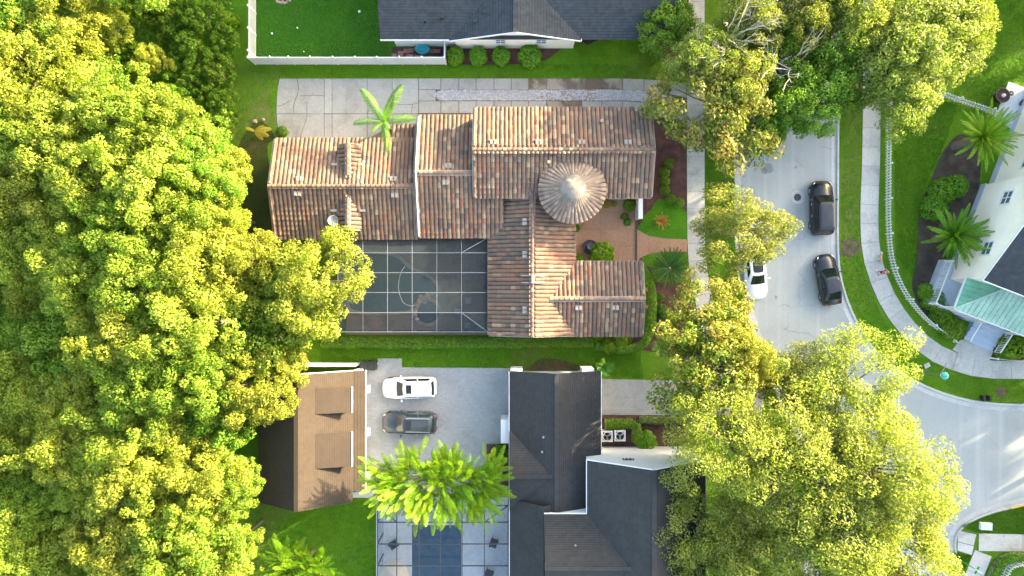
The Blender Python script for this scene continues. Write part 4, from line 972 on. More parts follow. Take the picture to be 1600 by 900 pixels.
# ================================================================== VEHICLES
def car(label, px, py, heading, L, Wd, Ht, paint, kind, group, roof_m=None, rails=False, sunroof=False):
    """front towards +X in its own frame. kind: 'suv' or 'sedan'"""
    t = local_root('parked_car'); tag(t, label, 'car', group)
    hw = Wd / 2; suv = kind == 'suv'; belt = Ht * (.60 if suv else .63); sill = .22
    #  stations: x fraction, half width factor, top height of the body shell
    if suv: S = [(-.5, .58, .60), (-.492, .72, .80), (-.475, .82, .98), (-.44, .90, belt), (-.38, .955, belt), (-.25, .99, belt), (-.1, 1, belt), (.08, .995, belt - .01), (.2, .98, belt - .02), (.28, .96, belt - .05), (.36, .925, belt - .10), (.42, .86, belt - .17), (.46, .76, belt - .25), (.485, .62, belt - .36), (.5, .42, belt - .50)]
    else: S = [(-.5, .54, .52), (-.492, .68, .70), (-.475, .78, .84), (-.44, .87, belt - .03), (-.36, .94, belt), (-.2, .985, belt), (-.05, 1, belt), (.08, .995, belt - .01), (.18, .98, belt - .03), (.27, .96, belt - .08), (.36, .92, belt - .14), (.42, .85, belt - .21), (.46, .75, belt - .28), (.485, .60, belt - .38), (.5, .40, belt - .50)]
    V = []; F = []; k = 9
    for xf, wf, top in S:
        w = hw * wf; x = xf * L; crown = .035
        V += [(x, -w * .93, sill), (x, -w, sill + .22), (x, -w * .995, top * .72), (x, -w * .93, top - .03), (x, 0, top + crown), (x, w * .93, top - .03), (x, w * .995, top * .72), (x, w, sill + .22), (x, w * .93, sill)]
    for i in range(len(S) - 1):
        for j in range(k - 1): F.append((i * k + j, (i + 1) * k + j, (i + 1) * k + j + 1, i * k + j + 1))
        F.append((i * k + k - 1, (i + 1) * k + k - 1, (i + 1) * k, i * k))
    F += [tuple(range(k)), tuple(range((len(S) - 1) * k, len(S) * k))[::-1]]
    body = ob('body', V, F, paint, t, True)
    # cabin: lower outline at the belt, upper outline at the roof
    if suv: xb0, xb1, xt0, xt1 = -.475, .225, -.42, .075
    else: xb0, xb1, xt0, xt1 = -.40, .215, -.235, .04
    zb, zt = belt - .05, Ht; wb, wt = hw * .88, hw * .68
    def ring(f):  # f: 0 belt .. 1 roof edge
        x0, x1 = (xb0 + (xt0 - xb0) * f) * L, (xb1 + (xt1 - xb1) * f) * L; w = wb + (wt - wb) * f; z = zb + (zt - .05 - zb) * f
        return [Vector((x0, -w * .90, z)), Vector((x0 + .12, -w, z)), Vector((x1 - .25, -w, z)), Vector((x1, -w * .82, z)), Vector((x1 + .05, 0, z)), Vector((x1, w * .82, z)), Vector((x1 - .25, w, z)), Vector((x0 + .12, w, z)), Vector((x0, w * .90, z)), Vector((x0 - .04, 0, z))]
    a, b = ring(0), ring(1); n = 10
    top = [v.lerp(Vector(((xt0 + xt1) / 2 * L, 0, zt)), .22) + Vector((0, 0, .045)) for v in b]
    for q in top: q.z = zt
    V = a + b + top + [Vector(((xt0 + xt1) / 2 * L, 0, zt + .02))]
    F = [(i, (i + 1) % n, n + (i + 1) % n, n + i) for i in range(n)] + [(n + i, n + (i + 1) % n, 2 * n + (i + 1) % n, 2 * n + i) for i in range(n)] + [(2 * n + i, 2 * n + (i + 1) % n, 3 * n) for i in range(n)]
    cab = ob('cabin', V, F, paint, t, False)
    def glass(name, i0, i1, f0, f1, e0=.06, e1=.06, m=M_carglass):
        r0, r1 = ring(f0), ring(f1); idx = []; i = i0
        while True:
            idx.append(i % n)
            if i % n == i1 % n: break
            i += 1
        A_ = [r0[i].copy() for i in idx]; B_ = [r1[i].copy() for i in idx]
        for Q in (A_, B_):
            d0 = (Q[1] - Q[0]); d1 = (Q[-2] - Q[-1]); Q[0] = Q[0] + d0 * e0; Q[-1] = Q[-1] + d1 * e1
        cen = Vector(((xb0 + xb1) / 2 * L, 0, zb - .5)); out = []
        for Q in (A_, B_):
            for p in Q: out.append(p + Vector((p.x - cen.x if i0 in (3, 8) else 0, p.y if i0 not in (3, 8) else 0, .35)).normalized() * .014)
        m2 = len(idx); return ob(name, out, [(j, j + 1, m2 + j + 1, m2 + j) for j in range(m2 - 1)], m, t, True)
    glass('windshield', 3, 5, .06, .95, .05, .05); glass('rear_window', 8, 0, .25 if suv else .08, .92, .1, .1)
    for s in (0, 1):
        for (u0, u1) in ((.05, .46), (.50, .93)):
            r0, r1 = ring(.18), ring(.86); i0, i1 = (1, 2) if s == 0 else (7, 6); o_ = Vector((0, -.014 if s == 0 else .014, .006))
            q = [r0[i0].lerp(r0[i1], u0), r0[i0].lerp(r0[i1], u1), r1[i0].lerp(r1[i1], min(.97, u1)), r1[i0].lerp(r1[i1], u0)]
            ob('side_window', [v + o_ for v in q], [(0, 1, 2, 3)], M_carglass, t)
    if roof_m:
        q = [v.lerp(Vector(((xt0 + xt1) / 2 * L, 0, zt)), .10) for v in top]; ob('roof_panel', [Vector((v.x, v.y, zt + .006)) for v in q] + [Vector(((xt0 + xt1) / 2 * L, 0, zt + .03))], [(i, (i + 1) % n, n) for i in range(n)], roof_m, cab)
    if sunroof:
        x1 = xt1 * L - .22; MB().box((x1 - .22, 0, zt + .018), (.46, wt * 1.15, .02)).build('sunroof', M_satin, cab)
    if rails:
        for s in (-1, 1): MB().bar((xt0 * L + .1, s * wt * .86, zt + .05), (xt1 * L - .2, s * wt * .86, zt + .05), .04, .04).build('roof_rail', M_rim, cab)
        for i in range(4): MB().box(((xt0 + .12) * L + .55 * .5, (-.3 + .2 * i) * wt * 1.6, zt + .022), (1.3, .03, .016)).build('roof_rib', paint, cab)
    fr = .36 if suv else .33
    for xf in (-.31, .315):
        for s in (-1, 1):
            c = Vector((xf * L, s * (hw - .175), fr)); m = MB(); V = []; k2 = 18; prof = [(.001, .0), (fr * .62, 0), (fr * .64, .02), (fr, .01), (fr, -.20), (.001, -.20)]
            for j in range(k2):
                an = 2 * math.pi * j / k2
                for r_, d in prof[2:5]: V.append(c + Vector((r_ * math.cos(an), s * (d + .11), r_ * math.sin(an))))
            F = [(j * 3 + q, ((j + 1) % k2) * 3 + q, ((j + 1) % k2) * 3 + q + 1, j * 3 + q + 1) for j in range(k2) for q in range(2)]
            wh = ob('wheel', V, F, M_rubber, t, True); V = [c + Vector((0, s * .115, 0))] + [c + Vector((fr * .66 * math.cos(2 * math.pi * j / 20) * (1 if j % 4 else .9), s * .118, fr * .66 * math.sin(2 * math.pi * j / 20) * (1 if j % 4 else .9))) for j in range(20)]
            ob('rim', V, [(0, 1 + j, 1 + (j + 1) % 20) for j in range(20)], M_rim, wh)
            ar = [c + Vector(((fr + .07) * math.cos(math.pi * j / 10), s * .112, (fr + .07) * math.sin(math.pi * j / 10))) for j in range(11)]
            MB().tube([Vector((q.x, q.y - s * .02, q.z)) for q in ar], .03, 5).build('wheel_arch', M_dark if suv else paint, t)
    for s in (-1, 1):
        hl = [(.415, .86, -.19), (.455, .76, -.27), (.475, .60, -.33), (.452, .66, -.25)]
        ob('headlight', [Vector((x * L, s * hw * y * .96, belt + z + .06)) for x, y, z in hl], [(0, 1, 2, 3) if s > 0 else (3, 2, 1, 0)], M_lampw, t)
        tl = [(-.462, .80, -.04), (-.482, .72, -.14), (-.490, .56, -.14), (-.482, .55, .0)]
        MB().tube([Vector((x * L, s * hw * y, belt + z)) for x, y, z in tl[:3]], .03, 5).build('tail_light', M_lampr, t)
        mp_ = Vector((xb1 * L - .42, s * (hw + .10), belt + .06)); m = MB().box(mp_, (.12, .20, .13)); m.build('wing_mirror', paint, t)
        for xh in (-.15, .06): MB().box((xh * L, s * (hw + .012), belt - .12), (.16, .03, .03)).build('door_handle', M_rim if suv else paint, t)
    MB().box((.475 * L, 0, .34), (.12, Wd * .5, .16)).build('front_bumper', M_dark, t); MB().box((-.488 * L, 0, .38), (.08, Wd * .56, .16)).build('rear_bumper', M_dark, t)
    MB().box((-.503 * L, 0, .62), (.02, .5, .12)).build('number_plate', M_white, t)
    p = W(px, py, Ht * .55); t.location = (p.x, p.y, Z_ROAD if px > 1000 else .04); t.rotation_euler.z = heading
    return t
GC = 'cars parked on the paved court'; GS = 'cars parked along the street'
car('white sport utility car with dark sunroof, upper of the two on the paved court', 639, 606.5, math.pi + R(1.5), 4.62, 1.88, 1.70, P_white, 'suv', GC, sunroof=True, rails=True)
car('dark grey sport utility car, lower of the two on the paved court', 639, 661.5, math.pi - R(1), 4.70, 1.92, 1.74, P_grey, 'suv', GC, sunroof=True, rails=True)
car('black sport utility car parked at the kerb above the dark sedan', 1287.5, 324, R(91), 4.72, 1.95, 1.68, P_black, 'suv', GS, roof_m=P_navy)
car('dark blue-black sedan parked at the bend of the kerb', 1297, 437, R(99.5), 4.45, 1.80, 1.46, P_navy, 'sedan', GS)
car('white sedan parked under the small yellow street tree', 1182, 426, R(-84), 4.65, 1.84, 1.46, P_white, 'sedan', GS, roof_m=M_satin)

# ================================================================== STREET FURNITURE, SMALL THINGS
def lamp(px, py, label):
    p = W(px, py); t = empty('street_lamp', p); tag(t, label, 'street lamp', 'green capped street lamps'); c = (p.x, p.y, 0)
    MB().lathe(c, [(.16, 0), (.16, .25), (.09, .4), (.065, .6), (.055, 2.6), (.09, 2.65)], 10).build('pole', M_alu, t, True)
    MB().lathe(c, [(.10, 2.65), (.2, 2.8), (.24, 3.05), (.2, 3.15)], 12).build('lantern', M_lampw, t, True)
    MB().lathe(c, [(.33, 3.13), (.30, 3.2), (.12, 3.32), (.03, 3.4), (.001, 3.45)], 14).build('cap', M_teal, t, True); return t
lamp(1131, 308, 'green capped street lamp on the verge beside the small yellow tree'); l2 = lamp(1441, 580, 'green capped street lamp on the lawn inside the road bend')
p = W(1441, 580); MB().bar((p.x + .1, p.y + .1, 2.5), (p.x + .55, p.y + 1.0, 2.5), .06).build('banner_arm', M_alu, l2)
sp = W(1497, 873); t = tag(empty('street_sign', sp), 'green street name sign on a slim post at the corner walk', 'sign')
MB().tube([sp, sp + Vector((0, 0, 2.6))], .035, 8).build('post', M_signgreen, t); MB().box(sp + Vector((0, 0, 2.7)), (.75, .03, .2), R(-30)).build('sign_blade', M_white, t); MB().box(sp + Vector((0, 0, 2.45)), (.7, .03, .2), R(60)).build('sign_blade', M_signgreen, t)
def lid(px, py, w, d, label, m, rz=0, h=.06):
    p = W(px, py); t = empty('utility_box', p); tag(t, label, 'utility box')
    MB().box(p + Vector((0, 0, h / 2 + .003)), (w, d, h), rz).build('frame', m, t); MB().box(p + Vector((0, 0, h + .012)), (w * .86, d * .82, .02), rz).build('lid', m, t)
    MB().box(p + Vector((0, 0, h + .03)), (.1, .03, .02), rz).build('handle', M_iron, t)
lid(1538, 821, 1.0, .62, 'white utility box lid in the lawn by the yellow kerb', M_pale, -.05, .3); lid(1448, 571, .5, .38, 'small grey utility lid in the lawn beside the street lamp', M_walk, .5)
p = W(1247, 308); t = tag(empty('manhole_cover', (p.x, p.y, Z_ROAD)), 'round dark iron manhole cover in the middle of the street', 'manhole cover')
MB().lathe((p.x, p.y, Z_ROAD), [(.001, .018), (.30, .018), (.31, .004)], 24).build('cover', M_iron, t); MB().lathe((p.x, p.y, Z_ROAD), [(.33, .004), (.33, .014), (.58, .010), (.6, .003)], 28).build('concrete_collar', M_kerb, t)
p = W(1535, 621); t = tag(empty('metal_stand', p), 'small black metal stand on the lawn close to the curved kerb', 'stand')
for s in (-1, 1): MB().box(p + Vector((s * .25, 0, .42)), (.16, .46, .5)).build('box', M_dark, t); MB().bar(p + Vector((s * .25, 0, 0)), p + Vector((s * .25, 0, .2)), .07).build('leg', M_dark, t)
MB().bar(p + Vector((-.2, 0, .4)), p + Vector((.2, 0, .4)), .08).build('crossbar', M_dark, t)
def bin_(px, py, label, m=M_dark):
    p = W(px, py); t = empty('wheelie_bin', p); tag(t, label, 'bin', 'bins beside the garage'); z = Vector((0, 0, .04))
    a = [(-.30, -.34), (.30, -.34), (.30, .34), (-.30, .34)]; V = [p + z + Vector((x * .8, y * .8, .05)) for x, y in a] + [p + z + Vector((x, y, 1.0)) for x, y in a]
    ob('body', V, [(3, 2, 1, 0), (0, 1, 5, 4), (1, 2, 6, 5), (2, 3, 7, 6), (3, 0, 4, 7), (4, 5, 6, 7)], m, t); MB().box(p + z + Vector((0, .02, 1.05)), (.64, .74, .07)).box(p + z + Vector((0, .0, 1.10)), (.5, .5, .04)).build('lid', m, t)
    MB().bar(p + z + Vector((-.28, .42, .98)), p + z + Vector((.28, .42, .98)), .05).build('handle', m, t)
    for s in (-1, 1): MB().tube([p + z + Vector((s * .26, .3, .12)), p + z + Vector((s * .32, .3, .12))], .12, 12).build('wheel', M_rubber, t)
bin_(573, 570, 'black wheelie bin standing at the garage corner'); bin_(584.5, 570, 'black wheelie bin between the garage corner bin and the white car'); 
lid(590, 568, .1, .1, 'tiny pale plate beside the black bins', M_white, 0, .04)
# oval tub and stones on the side patio
p = W(661, 80); t = tag(empty('tub', p), 'turquoise oval tub on the side patio behind the panel fence', 'tub')
m = MB().lathe((0, 0, 0), [(.001, .25), (.40, .25), (.46, .6), (.52, .62), (.50, .3), (.42, .02)], 24); m.V = [Vector((v.x * 1.15, v.y * .75, v.z)) + p for v in m.V]; m.build('basin', M_turq, t, True)
for s in (-1, 1): MB().tube([p + Vector((s * .58, -.15, .58)), p + Vector((s * .68, 0, .6)), p + Vector((s * .58, .15, .58))], .025, 5).build('handle', M_turq, t)
def ball(px, py, r, label):
    bm = bmesh.new(); bmesh.ops.create_uvsphere(bm, u_segments=12, v_segments=8, radius=r); me = bpy.data.meshes.new('ball'); bm.to_mesh(me); bm.free(); me.materials.append(M_white)
    o = link_mesh('ball', me, None, None, W(px, py) + Vector((0, 0, r))); tag(o, label, 'ball')
ball(425.5, 53, .10, 'small white ball on the turf nearest the slatted fence'); ball(465, 44, .08, 'small white ball in the middle of the turf yard'); ball(562, 19, .12, 'white ball on the turf close to the grey roof'); ball(475, 81, .06, 'tiny white ball on the turf near the panel fence')
# fountain urn in the courtyard, garden rocks
p = W(921, 386); t = tag(empty('fountain', p), 'dark round fountain basin in the terracotta courtyard', 'fountain')
MB().lathe((p.x, p.y, .05), [(.50, 0), (.56, .35), (.62, .4), (.56, .42), (.50, .36), (.45, .2), (.001, .18)], 24).build('basin', M_iron, t, True)
MB().lathe((p.x, p.y, .05), [(.12, .18), (.1, .7), (.3, .85), (.34, .9), (.28, .88), (.001, .8)], 18).build('bowl', M_iron, t, True)
MB().lathe((p.x, p.y, .05), [(.001, .255), (.46, .25)], 18).build('water', M_water, t)
for i, (x, y, s, lab) in enumerate([(399, 190, .22, 'pale rock at the drive end, left of the pair'), (412, 187, .17, 'pale rock at the drive end, right of the pair'), (1012, 452, .3, 'tan rock beside the verge of the street gable'), (1013, 480, .28, 'tan rock in the hedge bed below the street gable verge')]):
    o = link_mesh('rock', RK[i % 3], None, None, W(x, y) + Vector((0, 0, .1))); o.scale = (s, s * .8, s * .6); tag(o, lab, 'rock')
# ring of stones in the turf yard
p = W(442, -16); t = tag(empty('planting_ring', p), 'round mulch bed edged with pale stones at the top of turf yard', 'planting bed')
sheet('mulch', [p + Vector((1.0 * math.cos(a / 20 * 6.283), 1.0 * math.sin(a / 20 * 6.283), 0)) for a in range(20)], .014, M_mulch, t)
for k in range(44):
    a = k / 44 * 6.283; o = bpy.data.objects.new('stone', RK[k % 3]); COL.objects.link(o); o.parent = t; rr = random.uniform(1.0, 1.2); o.location = (rr * math.cos(a), rr * math.sin(a), .06); s = random.uniform(.09, .14); o.scale = (s, s, s * .7)
# dark pots on the white terrace
for x, y, r, lab in ((1559, 152, .62, 'big dark round planter beside the white terrace'), (1577, 147, .22, 'small dark pot on the white terrace, nearest its corner'), (1596, 163, .36, 'dark bowl shaped planter on the white terrace by the photo edge')):
    p = W(x, y); t = empty('planter', p); tag(t, lab, 'planter', 'dark planters at the white terrace')
    MB().lathe((p.x, p.y, .02), [(r * .7, 0), (r, r * .9), (r * 1.05, r * 1.0), (r * .92, r * 1.0), (r * .85, r * .8)], 18).build('pot', M_iron, t, True); MB().lathe((p.x, p.y, .02), [(r * .88, r * .82), (.001, r * .86)], 18).build('soil', M_mulch, t)
    MB().lathe((p.x + r * .15, p.y, .02), [(r * .3, r * .86), (r * .22, r * 1.1), (.001, r * 1.15)], 8).build('pale_stone', M_white, t)

# ---- person with dog
def skin_figure(name, J, Rr, E, m, parent=None, root=0, sub=2):
    me = bpy.data.meshes.new(name); me.from_pydata(J, E, []); me.update(); o = bpy.data.objects.new(name, me); COL.objects.link(o)
    sm = o.modifiers.new('skin', 'SKIN'); sm.use_smooth_shade = True
    for i, v in enumerate(me.skin_vertices[0].data): v.radius = Rr[i] if isinstance(Rr[i], tuple) else (Rr[i], Rr[i]); v.use_root = i == root
    sb = o.modifiers.new('sub', 'SUBSURF'); sb.levels = sub; sb.render_levels = sub
    dg = bpy.context.evaluated_depsgraph_get(); nm = bpy.data.meshes.new_from_object(o.evaluated_get(dg)); bpy.data.objects.remove(o)
    nm.materials.clear(); nm.materials.append(m); nm.polygons.foreach_set('use_smooth', [True] * len(nm.polygons))
    n = bpy.data.objects.new(name, nm); COL.objects.link(n)
    if parent: n.parent = parent
    ORG[n.name] = Vector(); return n
M_skin = plain('skin', (.50, .29, .20), .6, .06); M_pink = plain('pink_shirt', (.72, .06, .15), .8, .1, 6, 20, .2); M_navyc = plain('dark_leggings', (.03, .03, .045), .8, .1); M_hair = plain('light_hair', (.38, .24, .11), .7, .2, 20, 60, .3)
pe = local_root('person'); tag(pe, 'person in a pink top and dark shorts walking a dog on the sidewalk', 'person')
J = [(0, 0, .95), (0, -.01, 1.12), (0, 0, 1.30), (0, .0, 1.42), (0, .02, 1.50), (0, .03, 1.58), (0, .035, 1.68), (-.10, 0, .90), (-.105, .10, .50), (-.10, .04, .09), (-.10, .20, .05), (.10, 0, .90), (.105, .02, .50), (.10, -.22, .14), (.10, -.10, .06), (-.17, -.01, 1.38), (-.22, -.10, 1.12), (-.21, -.06, .90), (.17, -.01, 1.38), (.23, .03, 1.12), (.21, .22, .98)]
Rr = [(.14, .11), (.125, .10), (.15, .11), (.11, .09), .055, .085, .075, .095, .065, .045, .04, .095, .065, .045, .04, .06, .045, .032, .06, .045, .032]
E = [(0, 1), (1, 2), (2, 3), (3, 4), (4, 5), (5, 6), (0, 7), (7, 8), (8, 9), (9, 10), (0, 11), (11, 12), (12, 13), (13, 14), (3, 15), (15, 16), (16, 17), (3, 18), (18, 19), (19, 20)]
skin_figure('body', J, Rr, E, M_skin, pe)
skin_figure('shirt', [(0, -.005, .98), (0, -.01, 1.12), (0, 0, 1.30), (0, 0, 1.41), (-.17, -.01, 1.38), (-.21, -.08, 1.2), (.17, -.01, 1.38), (.22, .01, 1.2)], [(.155, .125), (.14, .115), (.165, .125), (.12, .10), .072, .062, .072, .062], [(0, 1), (1, 2), (2, 3), (3, 4), (4, 5), (3, 6), (6, 7)], M_pink, pe)
skin_figure('shorts', [(0, 0, .97), (-.10, 0, .88), (-.105, .07, .62), (.10, 0, .88), (.105, .015, .62)], [(.15, .12), .105, .085, .105, .085], [(0, 1), (1, 2), (0, 3), (3, 4)], M_navyc, pe)
skin_figure('hair', [(0, .02, 1.70), (0, -.03, 1.64), (0, -.07, 1.54), (0, -.10, 1.42)], [.07, .085, .05, .03], [(0, 1), (1, 2), (2, 3)], M_hair, pe)
for s in (-1, 1):
    hx, hy, hz = (-.21, -.05, .84) if s < 0 else (.21, .26, .94); f = MB()
    f.tube([(hx, hy - .02, hz + .06), (hx, hy, hz)], [.03, .038], 6)
    for k in range(4): f.tube([(hx - .027 + k * .018, hy + .005, hz - .02), (hx - .027 + k * .018, hy + .02, hz - .075 + abs(k - 1.4) * .008), (hx - .027 + k * .018, hy + .035, hz - .10 + abs(k - 1.4) * .01)], [.009, .009, .007], 5)
    f.tube([(hx - s * .03, hy + .01, hz + .02), (hx - s * .05, hy + .03, hz - .02), (hx - s * .045, hy + .04, hz - .05)], [.011, .01, .008], 5); f.build('hand', M_skin, pe, True)
fc = MB()
for s in (-1, 1): fc.lathe((s * .032, .105, 1.625), [(.001, .012), (.012, 0), (.001, -.012)], 6)
fc.build('eyes', M_dark, pe); MB().tube([(0, .11, 1.62), (0, .135, 1.585), (0, .105, 1.575)], [.008, .014, .008], 5).build('nose', M_skin, pe, True); MB().tube([(-.025, .105, 1.55), (0, .113, 1.548), (.025, .105, 1.55)], .006, 4).build('mouth', M_pink, pe)
for s, yy, zz in ((-1, .13, .045), (1, -.16, .07)): MB().box((s * .10, yy, zz), (.1, .27, .07)).build('shoe', M_white, pe)
pe.location = W(1371, 426); pe.location.z = .04; pe.rotation_euler.z = R(8); pe.scale = (1.05, 1.05, 1.05)
dg = local_root('dog'); tag(dg, 'tan and white dog on a leash ahead of the person in pink', 'dog')
DJ = [(0, 0, .42), (0, .22, .43), (0, -.24, .43), (0, .34, .52), (0, .42, .60), (0, .55, .58), (-.07, .22, .32), (-.07, .24, .17), (-.07, .25, .03), (.07, .20, .32), (.07, .16, .17), (.07, .13, .03), (-.08, -.24, .33), (-.08, -.18, .24), (-.08, -.28, .13), (-.08, -.25, .03), (.08, -.26, .33), (.08, -.20, .24), (.08, -.33, .13), (.08, -.30, .03), (0, -.34, .50), (0, -.46, .60)]
DR = [.11, .135, .11, .08, .085, .04, .06, .035, .03, .06, .035, .03, .075, .045, .028, .03, .075, .045, .028, .03, .03, .02]
DE = [(0, 1), (0, 2), (1, 3), (3, 4), (4, 5), (1, 6), (6, 7), (7, 8), (1, 9), (9, 10), (10, 11), (2, 12), (12, 13), (13, 14), (14, 15), (2, 16), (16, 17), (17, 18), (18, 19), (2, 20), (20, 21)]
skin_figure('body', DJ, DR, DE, M_tan, dg)
for s in (-1, 1): MB().add([(s * .04, .38, .67), (s * .085, .40, .66), (s * .11, .39, .56), (s * .07, .44, .60)], [(0, 1, 2, 3)]).build('ear', M_tan, dg)
skin_figure('white_chest', [(0, .36, .44), (0, .30, .33), (0, .44, .63), (0, .58, .58)], [.06, .06, .05, .043], [(0, 1), (0, 2), (2, 3)], M_white, dg)
dg.location = W(1372.5, 404); dg.location.z = .04; dg.rotation_euler.z = R(6)
a = W(1371, 426) + Vector((.17, .29, .92)); b = W(1372.5, 404) + Vector((0, .28, .6))
tag(MB().tube([a, a.lerp(b, .5) - Vector((0, 0, .12)), b], .012, 4).build('leash', M_dark), 'thin dark dog leash between the person and the dog', 'leash')

# ================================================================== VEGETATION
def np_mesh(name, V, Q, rnd, m):
    """quads from arrays with a per-face random value"""
    me = bpy.data.meshes.new(name); nv, nf = len(V), len(Q)
    me.vertices.add(nv); me.vertices.foreach_set('co', np.asarray(V, np.float32).ravel())
    me.loops.add(nf * 4); me.loops.foreach_set('vertex_index', np.asarray(Q, np.int32).ravel())
    me.polygons.add(nf); me.polygons.foreach_set('loop_start', np.arange(0, nf * 4, 4, dtype=np.int32))
    at = me.attributes.new('rnd', 'FLOAT', 'FACE'); at.data.foreach_set('value', np.asarray(rnd, np.float32))
    me.update(calc_edges=True); me.materials.append(m); return me
def unit(a): return a / np.maximum(1e-6, np.linalg.norm(a, axis=1, keepdims=True))
def leaves(P, N, size, aspect, rng, fold=.18):
    n = len(P); t = unit(np.cross(N, rng.normal(size=(n, 3)))); b = np.cross(N, t); s = size[:, None]
    f = N * s * fold
    V = np.stack([P - t * s / 2, P + b * s * aspect / 2 + f * .6, P + t * s / 2 + f * .2, P - b * s * aspect / 2 + f * .6], 1).reshape(-1, 3)
    return V, np.arange(4 * n).reshape(n, 4)
def crown_points(rng, Rc, Hc, z0, nclump, per, rc=(.15, .27), low=-.25, up=.75, hollow=.5, lump=.22, spread=1.0):
    """leaf positions and normals on clumps spread through a lumpy crown"""
    d = unit(rng.normal(size=(nclump * 3, 3))); d = d[d[:, 2] > low][:nclump]; k = len(d)
    ph = rng.uniform(0, 6.28, 3); az = np.arctan2(d[:, 1], d[:, 0])
    lob = 1 + lump * (np.sin(2 * az + ph[0]) * .5 + np.sin(3 * az + ph[1]) * .6 + np.sin(5 * az + ph[2]) * .35) * np.sqrt(1 - d[:, 2] ** 2)
    f = (hollow + (1 - hollow) * rng.random(k) ** .45) * lob
    C = d * f[:, None] * np.array([Rc, Rc, Hc / 2]); C[:, 2] += z0
    r = rng.uniform(*rc, k) * Rc
    P = []; N = []; tone = []
    for c, rr in zip(C, r):
        m = int(per * (rr / (Rc * .2)) ** 2); e = unit(rng.normal(size=(m, 3)) + np.array([0, 0, .35]))
        q = e * (rr * (.55 + .5 * rng.random((m, 1)) ** .6)) * np.array([1, 1, .72]); q[:, :2] *= spread
        P.append(c + q); N.append(unit(e * .75 + rng.normal(size=(m, 3)) * .55 + np.array([0, 0, up * .6]))); tone.append(np.full(m, rng.uniform(-.28, .24)))
    return C, r, np.concatenate(P), np.concatenate(N), np.concatenate(tone)
def limb_mesh(rng, C, trunk_h, z0, tr, nl=14, bark=M_bark, wob=.4):
    m = MB(); top = Vector((0, 0, trunk_h)); m.tube([(0, 0, -.05), (0.05, 0, trunk_h * .5), top, (0.1, .05, z0)], [tr * 1.25, tr, tr * .85, tr * .5], 8)
    idx = rng.choice(len(C), min(nl, len(C)), replace=False)
    for i in idx:
        e = Vector(C[i]); s = Vector((0, 0, trunk_h + (z0 - trunk_h) * rng.random())); mid = s.lerp(e, .5) + Vector(rng.normal(size=3) * wob) + Vector((0, 0, .3))
        m.tube([s, s.lerp(mid, .5) + Vector((0, 0, .15)), mid, e], [tr * .5, tr * .36, tr * .22, tr * .08], 5, False)
    return m.mesh(True, 'trunk')
def tree_kind(name, seed, Rc, Hc, trunk_h, nclump, per, leaf, aspect, lm, bark=M_bark, tr=.22, nl=14, **kw):
    rng = np.random.default_rng(seed); z0 = trunk_h + Hc * .42
    C, r, P, N, tone = crown_points(rng, Rc, Hc, z0, nclump, per, **kw)
    V, Q = leaves(P, N, leaf * rng.uniform(.55, 1.5, len(P)), aspect, rng)
    me = np_mesh('crown', V, Q, np.clip(rng.random(len(P)) * .8 + .1 + tone, 0, 1), lm)
    tm = limb_mesh(rng, C, trunk_h, z0, tr, nl, bark); tm.materials.append(bark)
    return dict(name=name, crown=me, trunk=tm, R=Rc, H=z0 + Hc / 2)
def plant_tree(kind, px, py, r_px, h, label, group=None, rz=None, squash=1.0, cat='tree', at=None):
    """tree whose crown the photograph shows around (px, py) with a radius of r_px pixels"""
    p = at or W(px, py, h * .72); r = r_px / PXM * (CAM_H - h * .72) / CAM_H
    t = bpy.data.objects.new(kind['name'], None); COL.objects.link(t); t.empty_display_size = .3
    t.location = (p.x, p.y, 0); t.scale = (r / kind['R'], r / kind['R'] * squash, h / kind['H']); t.rotation_euler.z = random.uniform(0, 6.28) if rz is None else rz
    tag(t, label, cat, group)
    for nm in ('trunk', 'crown'): link_mesh(nm, kind[nm], None, t)
    return t
random.seed(7)
FK = [tree_kind('woodland_tree', 100 + i, 4.6, 6.8, 4.2, 150, 290, .20, .6, L_forest if i % 3 else L_wood2, rc=(.06, .21), hollow=.28, lump=.3) for i in range(6)]
OK_ = [tree_kind('oak_tree', 200 + i, 6.4, 6.0, 4.8, 165, 255, .20, .55, L_oak, tr=.30, nl=24, rc=(.10, .20), hollow=.32, lump=.28, spread=1.05) for i in range(3)]
MK = [tree_kind('magnolia_tree', 300 + i, 4.6, 6.0, 3.6, 110, 150, .27, .5, L_mag, rc=(.11, .21), hollow=.4) for i in range(2)]
GK = [tree_kind('leafy_tree', 400 + i, 4.4, 5.0, 3.0, 80, 150, .26, .6, L_green, rc=(.13, .25), hollow=.4) for i in range(2)]
YK = [tree_kind('street_tree', 450 + i, 4.6, 5.2, 3.2, 125, 230, .20, .55, L_oak, rc=(.11, .21), hollow=.35, lump=.25) for i in range(2)]
UK = [tree_kind('shrubby_tree', 480 + i, 3.6, 4.4, 1.6, 70, 120, .42, .3, L_under, rc=(.12, .24), hollow=.3, lump=.35) for i in range(2)]
